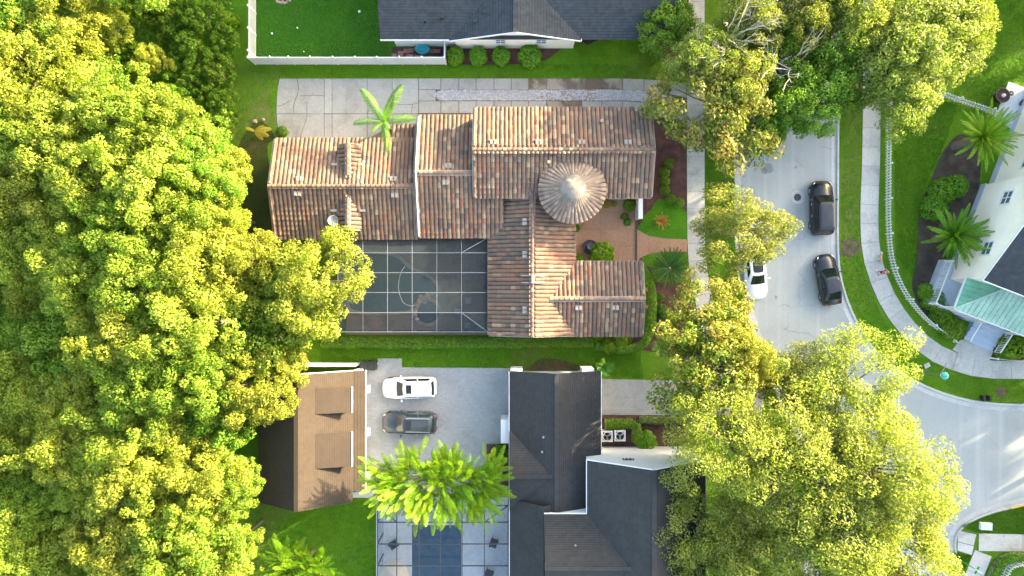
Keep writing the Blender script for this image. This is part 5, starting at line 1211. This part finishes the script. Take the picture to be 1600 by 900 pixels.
# --- woodland on the left
G_W = 'woodland trees left of the houses'; LAB_W = 'sunlit broad-leaved tree within the dense woodland on the left'
edge = {(488, 442): 'rounded yellow-green tree overhanging the screen enclosure and west wing', (405, 600): 'sunlit woodland tree reaching over the upper corner of the brown garage', (445, 575): 'small woodland crown touching the north wall of the brown garage',
        (372, 760): 'woodland tree standing left of the garage, its crown near the dark roof slope', (345, 265): 'woodland edge tree beside the shade-tinted grass left of the tile roof', (385, 405): 'woodland edge tree just left of the tree that overhangs the enclosure',
        (365, 855): 'woodland edge tree at the bottom beside the lawn corner', (20, 30): 'woodland tree in the top left corner of the picture', (165, 45): 'small sunlit tree above the dark undergrowth at the top left', (235, 95): 'slender sunlit sapling standing in the dark undergrowth'}
forest = [(20, 30, 80, 12), (95, 30, 72, 11), (165, 45, 36, 7.5), (50, 115, 80, 12.5), (130, 105, 40, 8), (235, 95, 24, 6), (20, 205, 80, 12), (105, 195, 78, 12), (185, 180, 66, 12), (255, 205, 66, 11.5), (60, 285, 78, 11), (145, 275, 76, 12), (232, 275, 80, 12.5), (310, 265, 60, 10.5), (345, 265, 44, 9),
          (15, 370, 70, 9.5), (105, 365, 66, 10), (195, 355, 74, 12), (285, 345, 70, 11.5), (345, 335, 42, 9.5), (60, 445, 58, 8), (140, 440, 70, 11), (225, 435, 80, 12.5), (310, 425, 76, 12), (385, 405, 54, 10), (488, 442, 77, 10.5), (440, 470, 48, 8.5), (20, 530, 66, 7.5), (105, 530, 62, 8.5), (195, 520, 74, 12), (285, 510, 78, 12.5), (365, 500, 56, 9), (420, 535, 56, 8.5),
          (50, 620, 70, 8), (135, 615, 66, 9), (225, 600, 76, 11.5), (310, 590, 68, 11.5), (380, 560, 46, 9), (405, 600, 62, 9.5), (445, 575, 34, 8), (25, 705, 62, 7.5), (100, 700, 66, 10), (190, 690, 74, 10.5), (275, 680, 62, 8.5), (335, 660, 48, 8), (60, 780, 52, 8), (140, 770, 58, 8.5), (222, 760, 78, 11.5), (310, 755, 66, 11), (372, 760, 40, 9), (25, 855, 64, 9.5), (105, 845, 64, 7.5), (195, 845, 76, 10.5), (285, 835, 78, 11.5), (365, 855, 36, 8.5), (330, 905, 60, 9), (240, 915, 70, 10), (130, 925, 66, 8), (30, 940, 60, 8)]
ROWS = (75, 150, 235, 320, 400, 475, 552, 650, 730, 810, 880); ORD = ['', 'first', 'second', 'third', 'fourth', 'fifth', 'sixth', 'seventh', 'eighth', 'ninth', 'tenth', 'eleventh', 'twelfth']
for i, (x, y, r, h) in enumerate(forest):
    e = edge.get((x, y))
    if not e:
        row = sum(y > q for q in ROWS); col = 1 + sum(1 for u in forest if sum(u[1] > q for q in ROWS) == row and u[0] < x)
        e = 'woodland tree, %s from the left in the %s row of crowns from the top' % (ORD[col], ORD[row + 1])
    plant_tree(GK[i % 2] if (x, y) in ((365, 500), (420, 535), (335, 660), (105, 530)) else FK[(i * 5 + i // 3) % 6], x, y, r * 1.06, h, e, G_W)
for i, (x, y, r, h) in enumerate([(-90, 40, 85, 12), (-80, 180, 85, 12), (-90, 320, 80, 11), (-80, 460, 80, 10), (-90, 600, 80, 10), (-80, 740, 80, 10), (-80, 880, 80, 11), (60, -80, 80, 12), (180, -70, 80, 11)]):
    plant_tree(FK[i % 4], x, y, r, h, 'woodland tree standing just beyond the edge of the photograph', 'woodland trees beyond the picture')
plant_tree(GK[1], 410, 520, 46, 8.5, 'darker green leafy tree in the shade between enclosure and garage'); 
# undergrowth below the wood's edge: one mass of leaves over uneven ground
rng = np.random.default_rng(9); n = 60000
px = rng.uniform(-60, 372, n); py = rng.uniform(-60, 960, n)
keep = ((py < 260) & (px < 362 + 6 * np.sin(py / 14) + rng.normal(size=n) * 3)) | ((py >= 260) & (px < 372 + 5 * np.sin(py / 11))); keep &= ~((py > 560) & (px > 395)); px, py = px[keep], py[keep]
den = ((px > 170) & (py < 260)) | (rng.random(len(px)) < .55); px, py = px[den], py[den]
X = (px - 800) / 18; Y = (450 - py) / 18
hh = np.array([1.6 + 1.7 * mnoise.noise(Vector((x * .33, y * .33, 1.7))) + 1.0 * mnoise.noise(Vector((x * 1.1, y * 1.1, 4.2))) for x, y in zip(X, Y)])
hh *= np.clip((360 - px) / 25, .25, 1) if True else 1
P = np.stack([X, Y, np.maximum(.08, hh * (1 - .45 * rng.random(len(X)) ** 2))], 1); N = unit(rng.normal(size=P.shape) * .6 + np.array([0, 0, 1.0]))
V, Q = leaves(P, N, rng.uniform(.2, .42, len(P)), .42, rng); o = link_mesh('undergrowth', np_mesh('undergrowth', V, Q, rng.random(len(P)), L_under), None)
o['kind'] = 'stuff'; o['label'] = 'tangled dark green undergrowth at the edge of the woodland'; o['category'] = 'undergrowth'
for i, (x, y, r, h) in enumerate([(215, 20, 30, 4.5), (262, 30, 34, 4), (310, 25, 32, 4.5), (345, 60, 24, 3), (290, 75, 34, 4), (335, 110, 26, 3.5), (300, 130, 30, 3.5), (340, 160, 24, 3), (320, 195, 28, 3.5), (352, 190, 20, 2.5), (195, 90, 26, 5), (270, 150, 28, 4.5)]):
    plant_tree(UK[i % 2], x, y, r, h, 'dark green shrubby tree in the undergrowth, %s from the top' % ORD[i + 1 if i < 10 else i + 1], 'shrubby trees in the undergrowth')
# --- street trees on the right
T = plant_tree
T(MK[0], 1126, 165, 90, 8.5, 'magnolia with bronze-tinged leaves at the mouth of the concrete driveway', None, 0.4, 1.15)
T(YK[0], 1105, 95, 60, 8.5, 'yellow-green tree between the magnolia and the bare-twigged tree')
T(GK[0], 1042, 40, 44, 5, 'low green tree at the right end of the grey shingle house')
T(GK[1], 1215, 95, 66, 7.5, 'shaded green street tree over the road left of the yellow one')
T(GK[0], 1275, 150, 56, 7, 'green street tree hanging over the upper end of the visible road'); T(GK[1], 1300, 60, 60, 8, 'bright green street tree at the top edge over the road')
T(YK[1], 1265, 20, 56, 9, 'yellow sunlit tree at the top edge of the picture over the road'); T(GK[0], 1180, 195, 46, 6, 'dark green tree leaning over the left kerb below the magnolia')
T(YK[0], 1440, 65, 96, 9, 'large yellow street tree at the top right beside the bright lawn', None, 1.0); T(YK[1], 1405, 135, 66, 8, 'lower yellow street tree hanging over the picket fence top'); T(GK[1], 1345, 120, 48, 7, 'thin green tree over the upper right sidewalk')
T(YK[1], 1158, 358, 84, 7, 'small yellow street tree over the parked white sedan', None, 0.0, .70)
T(MK[1], 1105, 495, 72, 8, 'magnolia with bronze leaves beside the street gable garden', None, 1.2); T(MK[0], 1112, 575, 88, 11, 'broad bronze-green magnolia over the paver driveway end'); T(YK[0], 1160, 560, 50, 11, 'yellow-green tree between the bronze magnolia and the big oaks')
oaks = [(1325, 615, 98, 11.5, 'spreading oak at the road bend nearest the street lamp'), (1235, 590, 60, 9, 'smaller oak where the road bend meets the magnolia'), (1130, 690, 92, 13.5, 'oak beside the white gable wall of the charcoal house'), (1250, 715, 105, 13, 'tall oak at the centre of the big oak cluster'), (1366, 735, 106, 13, 'tall oak overhanging the road by the sunlit strip'), (1105, 815, 82, 9.5, 'oak touching the right slope of the two storey roof'),
        (1190, 840, 92, 11, 'oak at the bottom between the charcoal house and the cluster centre'), (1300, 830, 110, 13, 'tall oak at the bottom centre of the oak cluster'), (1396, 842, 94, 12, 'oak at the bottom right beside the corner lawn'), (1090, 905, 70, 9, 'oak at the bottom edge right of the two storey roof'), (1350, 920, 80, 11, 'oak cut by the bottom edge of the picture')]
for i, (x, y, r, h, lab) in enumerate(oaks): T(OK_[i % 3], x, y, r * 1.03, h, lab, 'big oaks at the road bend')
T(YK[1], 1180, 20, 58, 9, 'yellow tree at the top edge behind the bare-twigged crown'); T(GK[0], 1235, 160, 50, 7, 'green tree crown above the visible end of the road'); T(YK[0], 1340, 20, 60, 9, 'yellow-green tree at the top edge over the right sidewalk'); T(GK[1], 1250, 95, 55, 7.5, 'mid green crown between the two trees over the road')
T(YK[1], 1150, 130, 52, 9, 'yellow sunlit crown against the right side of the upper magnolia'); T(YK[0], 1500, 25, 56, 8, 'yellow tree at the top right reaching over the bright lawn')
# bare twiggy crowns
def bare(px, py, label, n=34, size=3.2, h0=5.5):
    c = W(px, py, 8); rng = random.Random(px); t = tag(empty('bare_tree', (c.x, c.y, 0)), label, 'tree', 'bare-twigged trees')
    m = MB().tube([(c.x, c.y, 0), (c.x, c.y, h0)], [.2, .13], 7)
    def br(p, d, L, r, k):
        q = p + d * L * .5 + Vector((rng.uniform(-.1, .1), rng.uniform(-.1, .1), 0)) * L; e = q + (d + Vector((rng.uniform(-.4, .4), rng.uniform(-.4, .4), rng.uniform(-.1, .4)))).normalized() * L * .5
        m.tube([p, q, e], [r * .55, r * .4, r * .22], 4, False)
        if k: 
            for _ in range(3): br(q.lerp(e, rng.random()), (d + Vector((rng.uniform(-.9, .9), rng.uniform(-.9, .9), rng.uniform(-.2, .6)))).normalized(), L * .6, r * .6, k - 1)
    for i in range(n): a = rng.uniform(0, 6.28); br(Vector((c.x, c.y, h0 - rng.uniform(0, 1.2))), Vector((math.cos(a), math.sin(a), rng.uniform(.2, 1.2))).normalized(), size * rng.uniform(.6, 1.1), .07, 2)
    m.build('branches', M_deadwood, t)
bare(1145, 55, 'pale bare-twigged tree among the yellow crowns at the top', 16, 2.7, 7.4); bare(1245, 100, 'small bare-twigged tree over the upper end of the road', 8, 2.8, 6.8)
# trees further up the street, beyond the picture, that the low sun has to pass
G_O = 'street trees beyond the right of the picture'
for i in range(46):
    x = random.uniform(50, 84); y = -40 + i * 2.5 + random.uniform(-1.5, 1.5)
    if abs(y - 0.577 * (x - 40) + 17.0) < 2.2: continue
    plant_tree(FK[i % 4] if i % 2 else OK_[i % 3], 0, 0, random.uniform(100, 125), random.uniform(11, 14), 'dense street tree standing beyond the right edge of the photograph', G_O, at=Vector((x, y, 0)))
for i in range(26):
    plant_tree(FK[i % 4], 0, 0, 95, random.uniform(10.5, 12.5), 'dense street tree standing beyond the upper edge of the photograph', 'street trees beyond the top of the picture', at=Vector((-16 + i * 3.1, 33.5 + random.uniform(0, 9), 0)))

# --- fronds: palms, cycads and feathery shrubs
def frond_mesh(name, length, droop, rise, leaf_len, leaf_w, n, m, seed, width_k=1.0, curl=.25):
    """one pinnate leaf growing from the origin along +X"""
    rng = np.random.default_rng(seed); V = []; Q = []; rn = []; pts = []
    for i in range(13):
        s = i / 12; pts.append(np.array([length * s * (1 - .12 * s), 0, length * (rise * s - droop * s * s)]))
    def at(s):
        k = min(11, int(s * 12)); f = s * 12 - k; return pts[k] * (1 - f) + pts[k + 1] * f
    for i in range(12):
        a, b = pts[i], pts[i + 1]; w = .03 * (1 - i / 14); n0 = len(V)
        V += [a + [0, -w, 0], b + [0, -w, 0], b + [0, w, 0], a + [0, w, 0]]; Q.append([n0, n0 + 1, n0 + 2, n0 + 3]); rn.append(.6)
    for i in range(n):
        s = .08 + .92 * i / n; p = at(s); l = leaf_len * math.sin(math.pi * min(1, .18 + s * .80)) ** .7 * width_k
        for sg in (-1, 1):
            l2 = l * rng.uniform(.85, 1.1); dx = l2 * (.45 + .35 * s); dy = sg * l2 * .85; dz = -l2 * curl + l2 * rng.uniform(-.12, .2); w = leaf_w * .5
            n0 = len(V); e = p + [dx, dy, dz]; mid = p + [dx * .5, dy * .5, dz * .25 + .02]
            V += [p, mid + [w, -sg * w * .4, 0], e, mid + [-w, sg * w * .4, 0]]; Q.append([n0, n0 + 1, n0 + 2, n0 + 3]); rn.append(float(np.clip(rng.uniform(.1, .9), 0, 1)))
    return np_mesh(name, np.array(V), np.array(Q), rn, m)
def rosette(name, label, cat, px, py, h, fronds, mats, trunk_m=M_bark, trunk_r=.15, group=None, heart=None):
    """palm or cycad: fronds = list of (mesh, azimuth, tilt, scale)"""
    p = W(px, py, h); t = empty(name, (p.x, p.y, 0)); tag(t, label, cat, group)
    MB().tube([(p.x, p.y, 0), (p.x, p.y, h * .5), (p.x, p.y, h)], [trunk_r * 1.3, trunk_r, trunk_r * .9], 9).build('trunk', trunk_m, t)
    for me, a, tilt, s in fronds:
        o = bpy.data.objects.new('frond', me); COL.objects.link(o); o.parent = t; o.location = (0, 0, h); o.rotation_euler = (random.uniform(-.25, .25), -tilt, a); o.scale = (s, s, s)
    if heart: MB().lathe((p.x, p.y, h - .05), [(.16, 0), (.12, .18), (.001, .26)], 10).build('crown_heart', heart, t)
    return t
pf_ = [frond_mesh('frond', 3.0, .50, .55, .50, .046, 46, L_palm, i, 1.0, .45) for i in range(2)]
def az(x, y, cx, cy): return math.atan2(cy - y, x - cx)
c_ = (600, 190)
rosette('palm_tree', 'slender green palm between the concrete driveway and the west wing tiles', 'palm tree', 600, 190, 4.6, [(pf_[i % 2], az(x, y, *c_), tl, s) for i, (x, y, tl, s) in enumerate([(632, 134, .1, 1.22), (565, 142, .1, 1.15), (560, 194, 0, .92), (646, 186, 0, .95), (606, 236, 0, .95), (588, 205, .5, .6), (612, 178, .9, .7), (618, 160, .5, .9), (592, 178, 1.0, .6), (606, 200, .8, .7)])], None, M_bark, .14)
cy = [frond_mesh('frond', 1.95, .30, .38, .17, .035, 40, L_cycad, 10 + i) for i in range(2)]
rosette('cycad', 'dark green cycad with a tan heart on the lawn by the street gable', 'cycad', 1046, 419, .7, [(cy[i % 2], i * 6.283 / 30 + random.uniform(-.05, .05), random.uniform(-.05, .35), random.uniform(.95, 1.15)) for i in range(30)], None, M_bark, .22, None, M_rock)
br_ = [frond_mesh('frond', 3.2, .34, .42, .25, .05, 46, L_bril, 20 + i, 1.0, .4) for i in range(2)]
rosette('palm_tree', 'bushy bright green palm before the window of the corner house', 'palm tree', 1487, 370, 2.2, [(br_[i % 2], i * 2.399, random.uniform(-.05, 1.1), random.uniform(.6, 1.12)) for i in range(95)], None, M_bark, .3)
br2 = [frond_mesh('frond', 3.4, .30, .45, .24, .05, 44, L_feather, 30 + i, 1.0, .35) for i in range(2)]
rosette('palm_tree', 'sunlit yellow-tipped palm beside the white terrace', 'palm tree', 1532, 215, 3.4, [(br2[i % 2], i * 2.399, random.uniform(0, 1.1), random.uniform(.5, 1.1)) for i in range(90)], None, M_bark, .28)
bro = [frond_mesh('frond', .95, .35, .55, .07, .035, 16, L_orange, 40 + i) for i in range(2)]
rosette('bromeliad', 'orange spiky bromeliad in the middle of the front lawn', 'plant', 1033, 346, .3, [(bro[i % 2], i * 2.399, random.uniform(0, .9), random.uniform(.6, 1.15)) for i in range(60)], None, M_bark, .1)
sm = [frond_mesh('frond', 1.1, .3, .5, .3, .06, 20, L_palm, 50 + i) for i in range(2)]
rosette('small_palm', 'small palm at the corner of the charcoal house', 'palm tree', 943, 575, 1.4, [(sm[i % 2], i * 2.399, random.uniform(0, .8), random.uniform(.8, 1.1)) for i in range(14)], None, M_bark, .08)
rosette('small_palm', 'small palm in the mulch below the street gable hedge', 'palm tree', 1030, 543, .8, [(sm[i % 2], i * 2.399, random.uniform(0, .7), random.uniform(.7, 1.0)) for i in range(12)], None, M_bark, .08)
rosette('golden_shrub', 'golden yellow feathery shrub at the wood edge by the drive end', 'shrub', 398, 205, 1.6, [(frond_mesh('frond', 1.5, .3, .3, .3, .12, 14, L_gold, 60), a, .1, s) for a, s in ((.1, 1.1), (-.35, 1.0), (-.8, .8), (.5, .7), (2.8, .6))], None, M_bark, .06)
# feathery tree over the court and its companion at the bottom
fe = [frond_mesh('spray', 2.2, .26, .40, .30, .045, 26, L_feather, 70 + i, 1.0, .15) for i in range(3)]
def feathery(label, spots, h, span, nb, seed, tilt=(.1, .9)):
    """several stems whose ends carry pinnate sprays"""
    rng = random.Random(seed); cx = sum(s[0] for s in spots) / len(spots); cyy = sum(s[1] for s in spots) / len(spots); p = W(cx, cyy, h * .8)
    t = tag(empty('feathery_tree', (p.x, p.y, 0)), label, 'tree'); mt = MB().tube([(p.x, p.y, 0), (p.x, p.y, h * .35)], [.2, .15], 8)
    for sx, sy in spots:
        e = W(sx, sy, h * .85); mt.tube([(p.x, p.y, h * .3), Vector((p.x, p.y, h * .3)).lerp(e, .6) + Vector((0, 0, .3)), e], [.11, .07, .03], 5)
        for k in range(nb):
            o = bpy.data.objects.new('spray', fe[k % 3]); COL.objects.link(o); o.parent = t; s = span * rng.uniform(.6, 1.1)
            ox, oy = rng.uniform(-.8, .8), rng.uniform(-.8, .8); d = Vector(((e.x - p.x) * .35 + ox, (e.y - p.y) * 1.3 + oy, 0))
            o.location = Vector((e.x - p.x + ox, e.y - p.y + oy, e.z + rng.uniform(-.6, .3))); o.rotation_euler = (rng.uniform(-.4, .4), -rng.uniform(*tilt), math.atan2(d.y, d.x) + rng.uniform(-.5, .5)); o.scale = (s, s, s)
    mt.build('trunk', M_bark, t)
    r2 = np.random.default_rng(seed); P = []; N = []
    for sx, sy in spots:
        e = W(sx, sy, h * .80); n = 900; d = unit(r2.normal(size=(n, 3))); P.append(np.array([e.x - p.x, e.y - p.y, e.z]) + d * r2.random((n, 1)) ** .5 * np.array([.95, .95, .7])); N.append(unit(d * .5 + r2.normal(size=(n, 3)) * .4 + np.array([0, 0, .6])))
    P = np.concatenate(P); N = np.concatenate(N); V, Q = leaves(P, N, r2.uniform(.10, .24, len(P)), .45, r2)
    link_mesh('crown', np_mesh('crown', V, Q, r2.random(len(P)) * .8, L_feather), None, t)
feathery('bright yellow-green feathery tree over the court beside the bronze enclosure', [(622, 750), (640, 725), (650, 770), (670, 742), (690, 760), (712, 735), (722, 772), (742, 748), (762, 765), (748, 785), (700, 788), (665, 785), (632, 778), (610, 765), (770, 735), (602, 745), (690, 725)], 6.2, .95, 32, 1, (-.1, 1.2))
feathery('feathery green tree on the lawn cut by the bottom edge', [(445, 875), (470, 885), (490, 880), (455, 905), (500, 905), (435, 905)], 5.5, 1.0, 26, 2, (-.1, 1.2))

# --- hedges, bushes, ground plants
def bush_mesh(seed, n, lm, leaf=.12, flat=.8, up=.4):
    rng = np.random.default_rng(seed); e = unit(rng.normal(size=(n, 3))); e = e[e[:, 2] > -.45]; k = len(e)
    bump = 1 + .10 * np.sin(e[:, 0] * 7 + seed) * np.cos(e[:, 1] * 6) ; P = e * (bump * (.82 + .2 * rng.random(k)))[:, None]; P[:, 2] = P[:, 2] * flat + .45
    N = unit(e + rng.normal(size=e.shape) * .5 + np.array([0, 0, up])); V, Q = leaves(P, N, leaf * rng.uniform(.7, 1.3, k), .6, rng); return np_mesh('foliage', V, Q, rng.random(k), lm)
stem = MB().tube([(0, 0, -.0), (0, 0, .5)], [.08, .05], 6)
for k in range(6): a = k * 1.05; stem.tube([(0, 0, .25), (.35 * math.cos(a), .35 * math.sin(a), .55), (.6 * math.cos(a), .6 * math.sin(a), .8)], [.04, .03, .012], 4, False)
stem_me = stem.mesh(False, 'stem'); stem_me.materials.append(M_bark)
BM = dict(ball=bush_mesh(1, 2600, L_hedge, .13), loose=bush_mesh(2, 1500, L_hedge, .24, .85, .8), dark=bush_mesh(3, 1800, L_green, .20), bright=bush_mesh(4, 1300, L_feather, .26, .8, .8), white=bush_mesh(5, 700, L_palm, .25), red=bush_mesh(6, 300, L_red, .3), gold=bush_mesh(7, 400, L_gold, .28))
def bush(kind, px, py, r, h, label, group=None, name='bush'):
    p = W(px, py, h * .6); t = empty(name, (p.x, p.y, 0)); tag(t, label, 'bush', group); t.scale = (r, r, h / 1.25); t.rotation_euler.z = random.uniform(0, 6)
    link_mesh('foliage', BM[kind], None, t); link_mesh('stem', stem_me, None, t)
GT = 'clipped round bushes in the street bed'
for (x, y), w_ in zip([(1046, 255), (1039, 268.5), (1039, 282.5), (1039.5, 297), (1049, 311), (1062, 317)], ('first from the driveway', 'second from the driveway', 'third from the driveway', 'fourth from the driveway', 'fifth from the driveway', 'last one, touching the lawn edge')):
    bush('ball', x, y, .46, .75, 'clipped round bush in the red mulch, ' + w_, GT, 'round_bush')
for x, lab in ((711, 'nearest the side gate'), (747, 'second from the side gate'), (783, 'third from the side gate'), (828, 'farthest from the side gate')):
    bush('loose', x, 86, .78 if x != 828 else 1.0, 1.3, 'leafy bush under the cream wall, ' + lab, 'bushes under the cream gable wall')
bush('dark', 919, 38, .9, 1.9, 'dark green bush in the corner of the grey shingle house')
bush('dark', 1020, 62, .7, .9, 'dark low bush in the mulch near the right house end'); bush('dark', 1028, 82, .6, .8, 'dark low bush beside the lawn edge above the driveway')
bush('bright', 941, 397, 1.05, 1.6, 'bright green shrub beside the dark courtyard fountain'); bush('bright', 905.5, 404, .42, .8, 'small bright shrub in the courtyard corner by the garden wing'); bush('loose', 902, 356, .3, .8, 'small potted bush at the courtyard wall below the turret')
bush('loose', 984, 320, .52, .9, 'round green bush beside the white garden wall'); bush('white', 976, 338, .32, .6, 'pale flowering plant in the courtyard, upper of two'); bush('white', 981, 347, .34, .5, 'pale flowering plant in the courtyard, lower of two'); bush('gold', 948, 318, .4, .7, 'yellowish plant at the foot of the turret'); bush('gold', 960, 319, .25, .6, 'tiny yellow plant next to the turret plant')
bush('white', 1036, 484, .5, .7, 'pale green shrub in the mulch right of the street gable, upper'); bush('white', 1040, 494, .45, .7, 'pale green shrub in the mulch right of the street gable, lower'); bush('bright', 1048, 505, .6, .9, 'yellow-green shrub at the edge of the lower mulch bed'); bush('white', 1033, 465, .35, .6, 'small pale shrub near the cycad bed')
bush('bright', 952, 541, .7, .9, 'bright shrub standing out of the hedge south of the house, left one'); bush('bright', 970, 533, .6, .9, 'bright shrub standing out of the hedge south of the house, right one')
bush('ball', 1476, 298, 1.2, 1.5, 'large clipped bush at the corner house, upper of the two lobes'); bush('ball', 1462, 325, 1.1, 1.4, 'large clipped bush at the corner house, lower of the two lobes'); bush('ball', 1497, 290, 1.0, 1.5, 'clipped bush against the corner house foundation')
bush('ball', 1461, 468, 1.0, 1.2, 'clipped green bush at the porch corner'); bush('ball', 1474, 490, 1.0, 1.2, 'clipped green bush between porch corner and stairs'); bush('loose', 1490, 513, 1.0, 1.3, 'loose green bush left of the porch stairs'); bush('loose', 1448, 455, .7, .9, 'low green bush inside the curved picket fence')
bush('bright', 1588, 540, 1.2, 1.6, 'bright green bush right of the porch stairs'); bush('loose', 1570, 550, .7, .9, 'low bush at the foot of the stair rail'); bush('red', 1203, 55, .9, 1.3, 'red flowering bush glimpsed between the street trees'); bush('bright', 357, 30, .7, 2.0, 'bright leafy sapling at the edge of the undergrowth')
bush('dark', 780, 712, .8, 1.4, 'dark bush in the bed between court and charcoal house'); bush('dark', 440, 205, .5, .6, 'low dry bush at the end of the concrete driveway'); bush('loose', 1010, 690, .9, 1.1, 'green bush at the corner of the white gable wall'); bush('gold', 1001, 256, .3, .7, 'yellow plant against the street block wall')
def hedge(label, line_px, width, h, dens=150, lm=L_hedge, seed=1, leaf=.14, shape=.6):
    rng = np.random.default_rng(seed); c = resample(px_line(line_px), .12); l = np.array([[p.x, p.y] for p in c]); n = int(len(l) * .12 * width * dens)
    i = rng.integers(0, len(l) - 1, n); f = rng.random((n, 1)); q = l[i] * (1 - f) + l[i + 1] * f; d = l[i + 1] - l[i]; d = d / np.linalg.norm(d, axis=1, keepdims=True)
    s = rng.uniform(-1, 1, n); nz = np.array([mnoise.noise(Vector((a * .9, b * .9, seed))) for a, b in q]); s2 = s * (width / 2) * (1 + .18 * nz)
    z = h * (1 - shape * np.abs(s) ** 3.0) * (1 + .22 * nz) * (1 - .35 * rng.random(n) ** 2)
    P = np.stack([q[:, 0] - d[:, 1] * s2, q[:, 1] + d[:, 0] * s2, z], 1); N = unit(np.stack([-d[:, 1] * s * .8, d[:, 0] * s * .8, np.ones(n)], 1) + rng.normal(size=(n, 3)) * .5)
    V, Q = leaves(P, N, leaf * rng.uniform(.7, 1.4, n), .6, rng)
    mid = c[len(c) // 2]; t = tag(empty('hedge', (mid.x, mid.y, 0)), label, 'hedge'); V = V - np.array([mid.x, mid.y, 0])
    link_mesh('foliage', np_mesh('foliage', V, Q, rng.random(n), lm), None, t)
    k = MB()
    for a, b in zip(c[::6], c[6::6]): k.bar(a + Vector((0, 0, h * .3)), b + Vector((0, 0, h * .3)), width * .72, h * .55)
    k.build('twigs', M_bark, t)
hedge('long green hedge along the lower edge of the screen enclosure', [(505, 534), (600, 535), (700, 535), (800, 534), (925, 533)], 1.0, .9, 330, L_hedge, 1)
hedge('hedge curving round the end of the street gable', [(930, 540), (975, 545), (1005, 535), (1017, 505), (1018, 460), (1013, 440)], .75, .8, 360, L_hedge, 2)
hedge('clipped hedge around the air conditioners', [(944, 661), (975, 661), (992, 663), (994, 690)], .95, 1.0, 360, L_hedge, 3)
hedge('dark reddish low hedge along the paver driveway', [(998, 655), (1070, 656)], .7, .6, 200, L_green, 4)
hedge('leafy hedge at the bottom right corner outside the picket fence', [(1600, 868), (1570, 869), (1553, 884), (1543, 912)], .75, .8, 330, L_hedge, 5)
hedge('low groundcover hedge along the courtyard wall end', [(1000, 300), (1000, 345)], .35, .4, 250, L_green, 6)

# grass blades standing on the lawns
rng = np.random.default_rng(77); AREAS = [([(352, 100), (1030, 100), (1030, 124), (430, 124), (428, 215), (372, 225)], 22000), ([(500, 540), (1000, 545), (1008, 592), (800, 576), (630, 575), (628, 562), (500, 575)], 20000), ([(1394, 150), (1500, 160), (1470, 240), (1440, 300), (1430, 440), (1400, 400)], 20000), ([(1310, 150), (1346, 150), (1344, 380), (1350, 430), (1380, 500), (1440, 560), (1520, 590), (1610, 594), (1610, 632), (1540, 629), (1440, 600), (1360, 538), (1316, 440)], 34000),
    ([(1102, 200), (1148, 200), (1150, 390), (1105, 400)], 10000), ([(390, 775), (588, 780), (588, 910), (370, 910)], 22000), ([(1530, -20), (1620, -20), (1620, 128), (1575, 126), (1552, 175), (1490, 150)], 18000), ([(1500, 822), (1545, 804), (1610, 788), (1610, 836), (1526, 832)], 8000), ([(1490, 862), (1518, 868), (1500, 905), (1490, 905)], 3000), ([(398, -20), (594, -20), (600, 60), (620, 96), (399, 96)], 24000)]
PP = []
for poly, n in AREAS:
    x0, x1 = min(p[0] for p in poly), max(p[0] for p in poly); y0, y1 = min(p[1] for p in poly), max(p[1] for p in poly); k = 0
    xs_ = rng.uniform(x0, x1, n * 2); ys_ = rng.uniform(y0, y1, n * 2)
    for a, b in zip(xs_, ys_):
        if inside(poly, a, b): PP.append(((a - 800) / 18, (450 - b) / 18, .03)); k += 1
        if k >= n: break
P = np.array(PP); N = unit(rng.normal(size=P.shape) + np.array([0, 0, .5])); tone = np.array([mnoise.noise(Vector((x * .5, y * .5, 8))) for x, y, z in PP])
V, Q = leaves(P, N, rng.uniform(.05, .13, len(P)), .35, rng); o = link_mesh('grass', np_mesh('grass', V, Q, np.clip(.45 + .45 * tone + rng.uniform(-.3, .3, len(P)), 0, 1), L_grass), None)
o['kind'] = 'stuff'; o['label'] = 'short green grass blades on the lawns and verges'; o['category'] = 'grass'
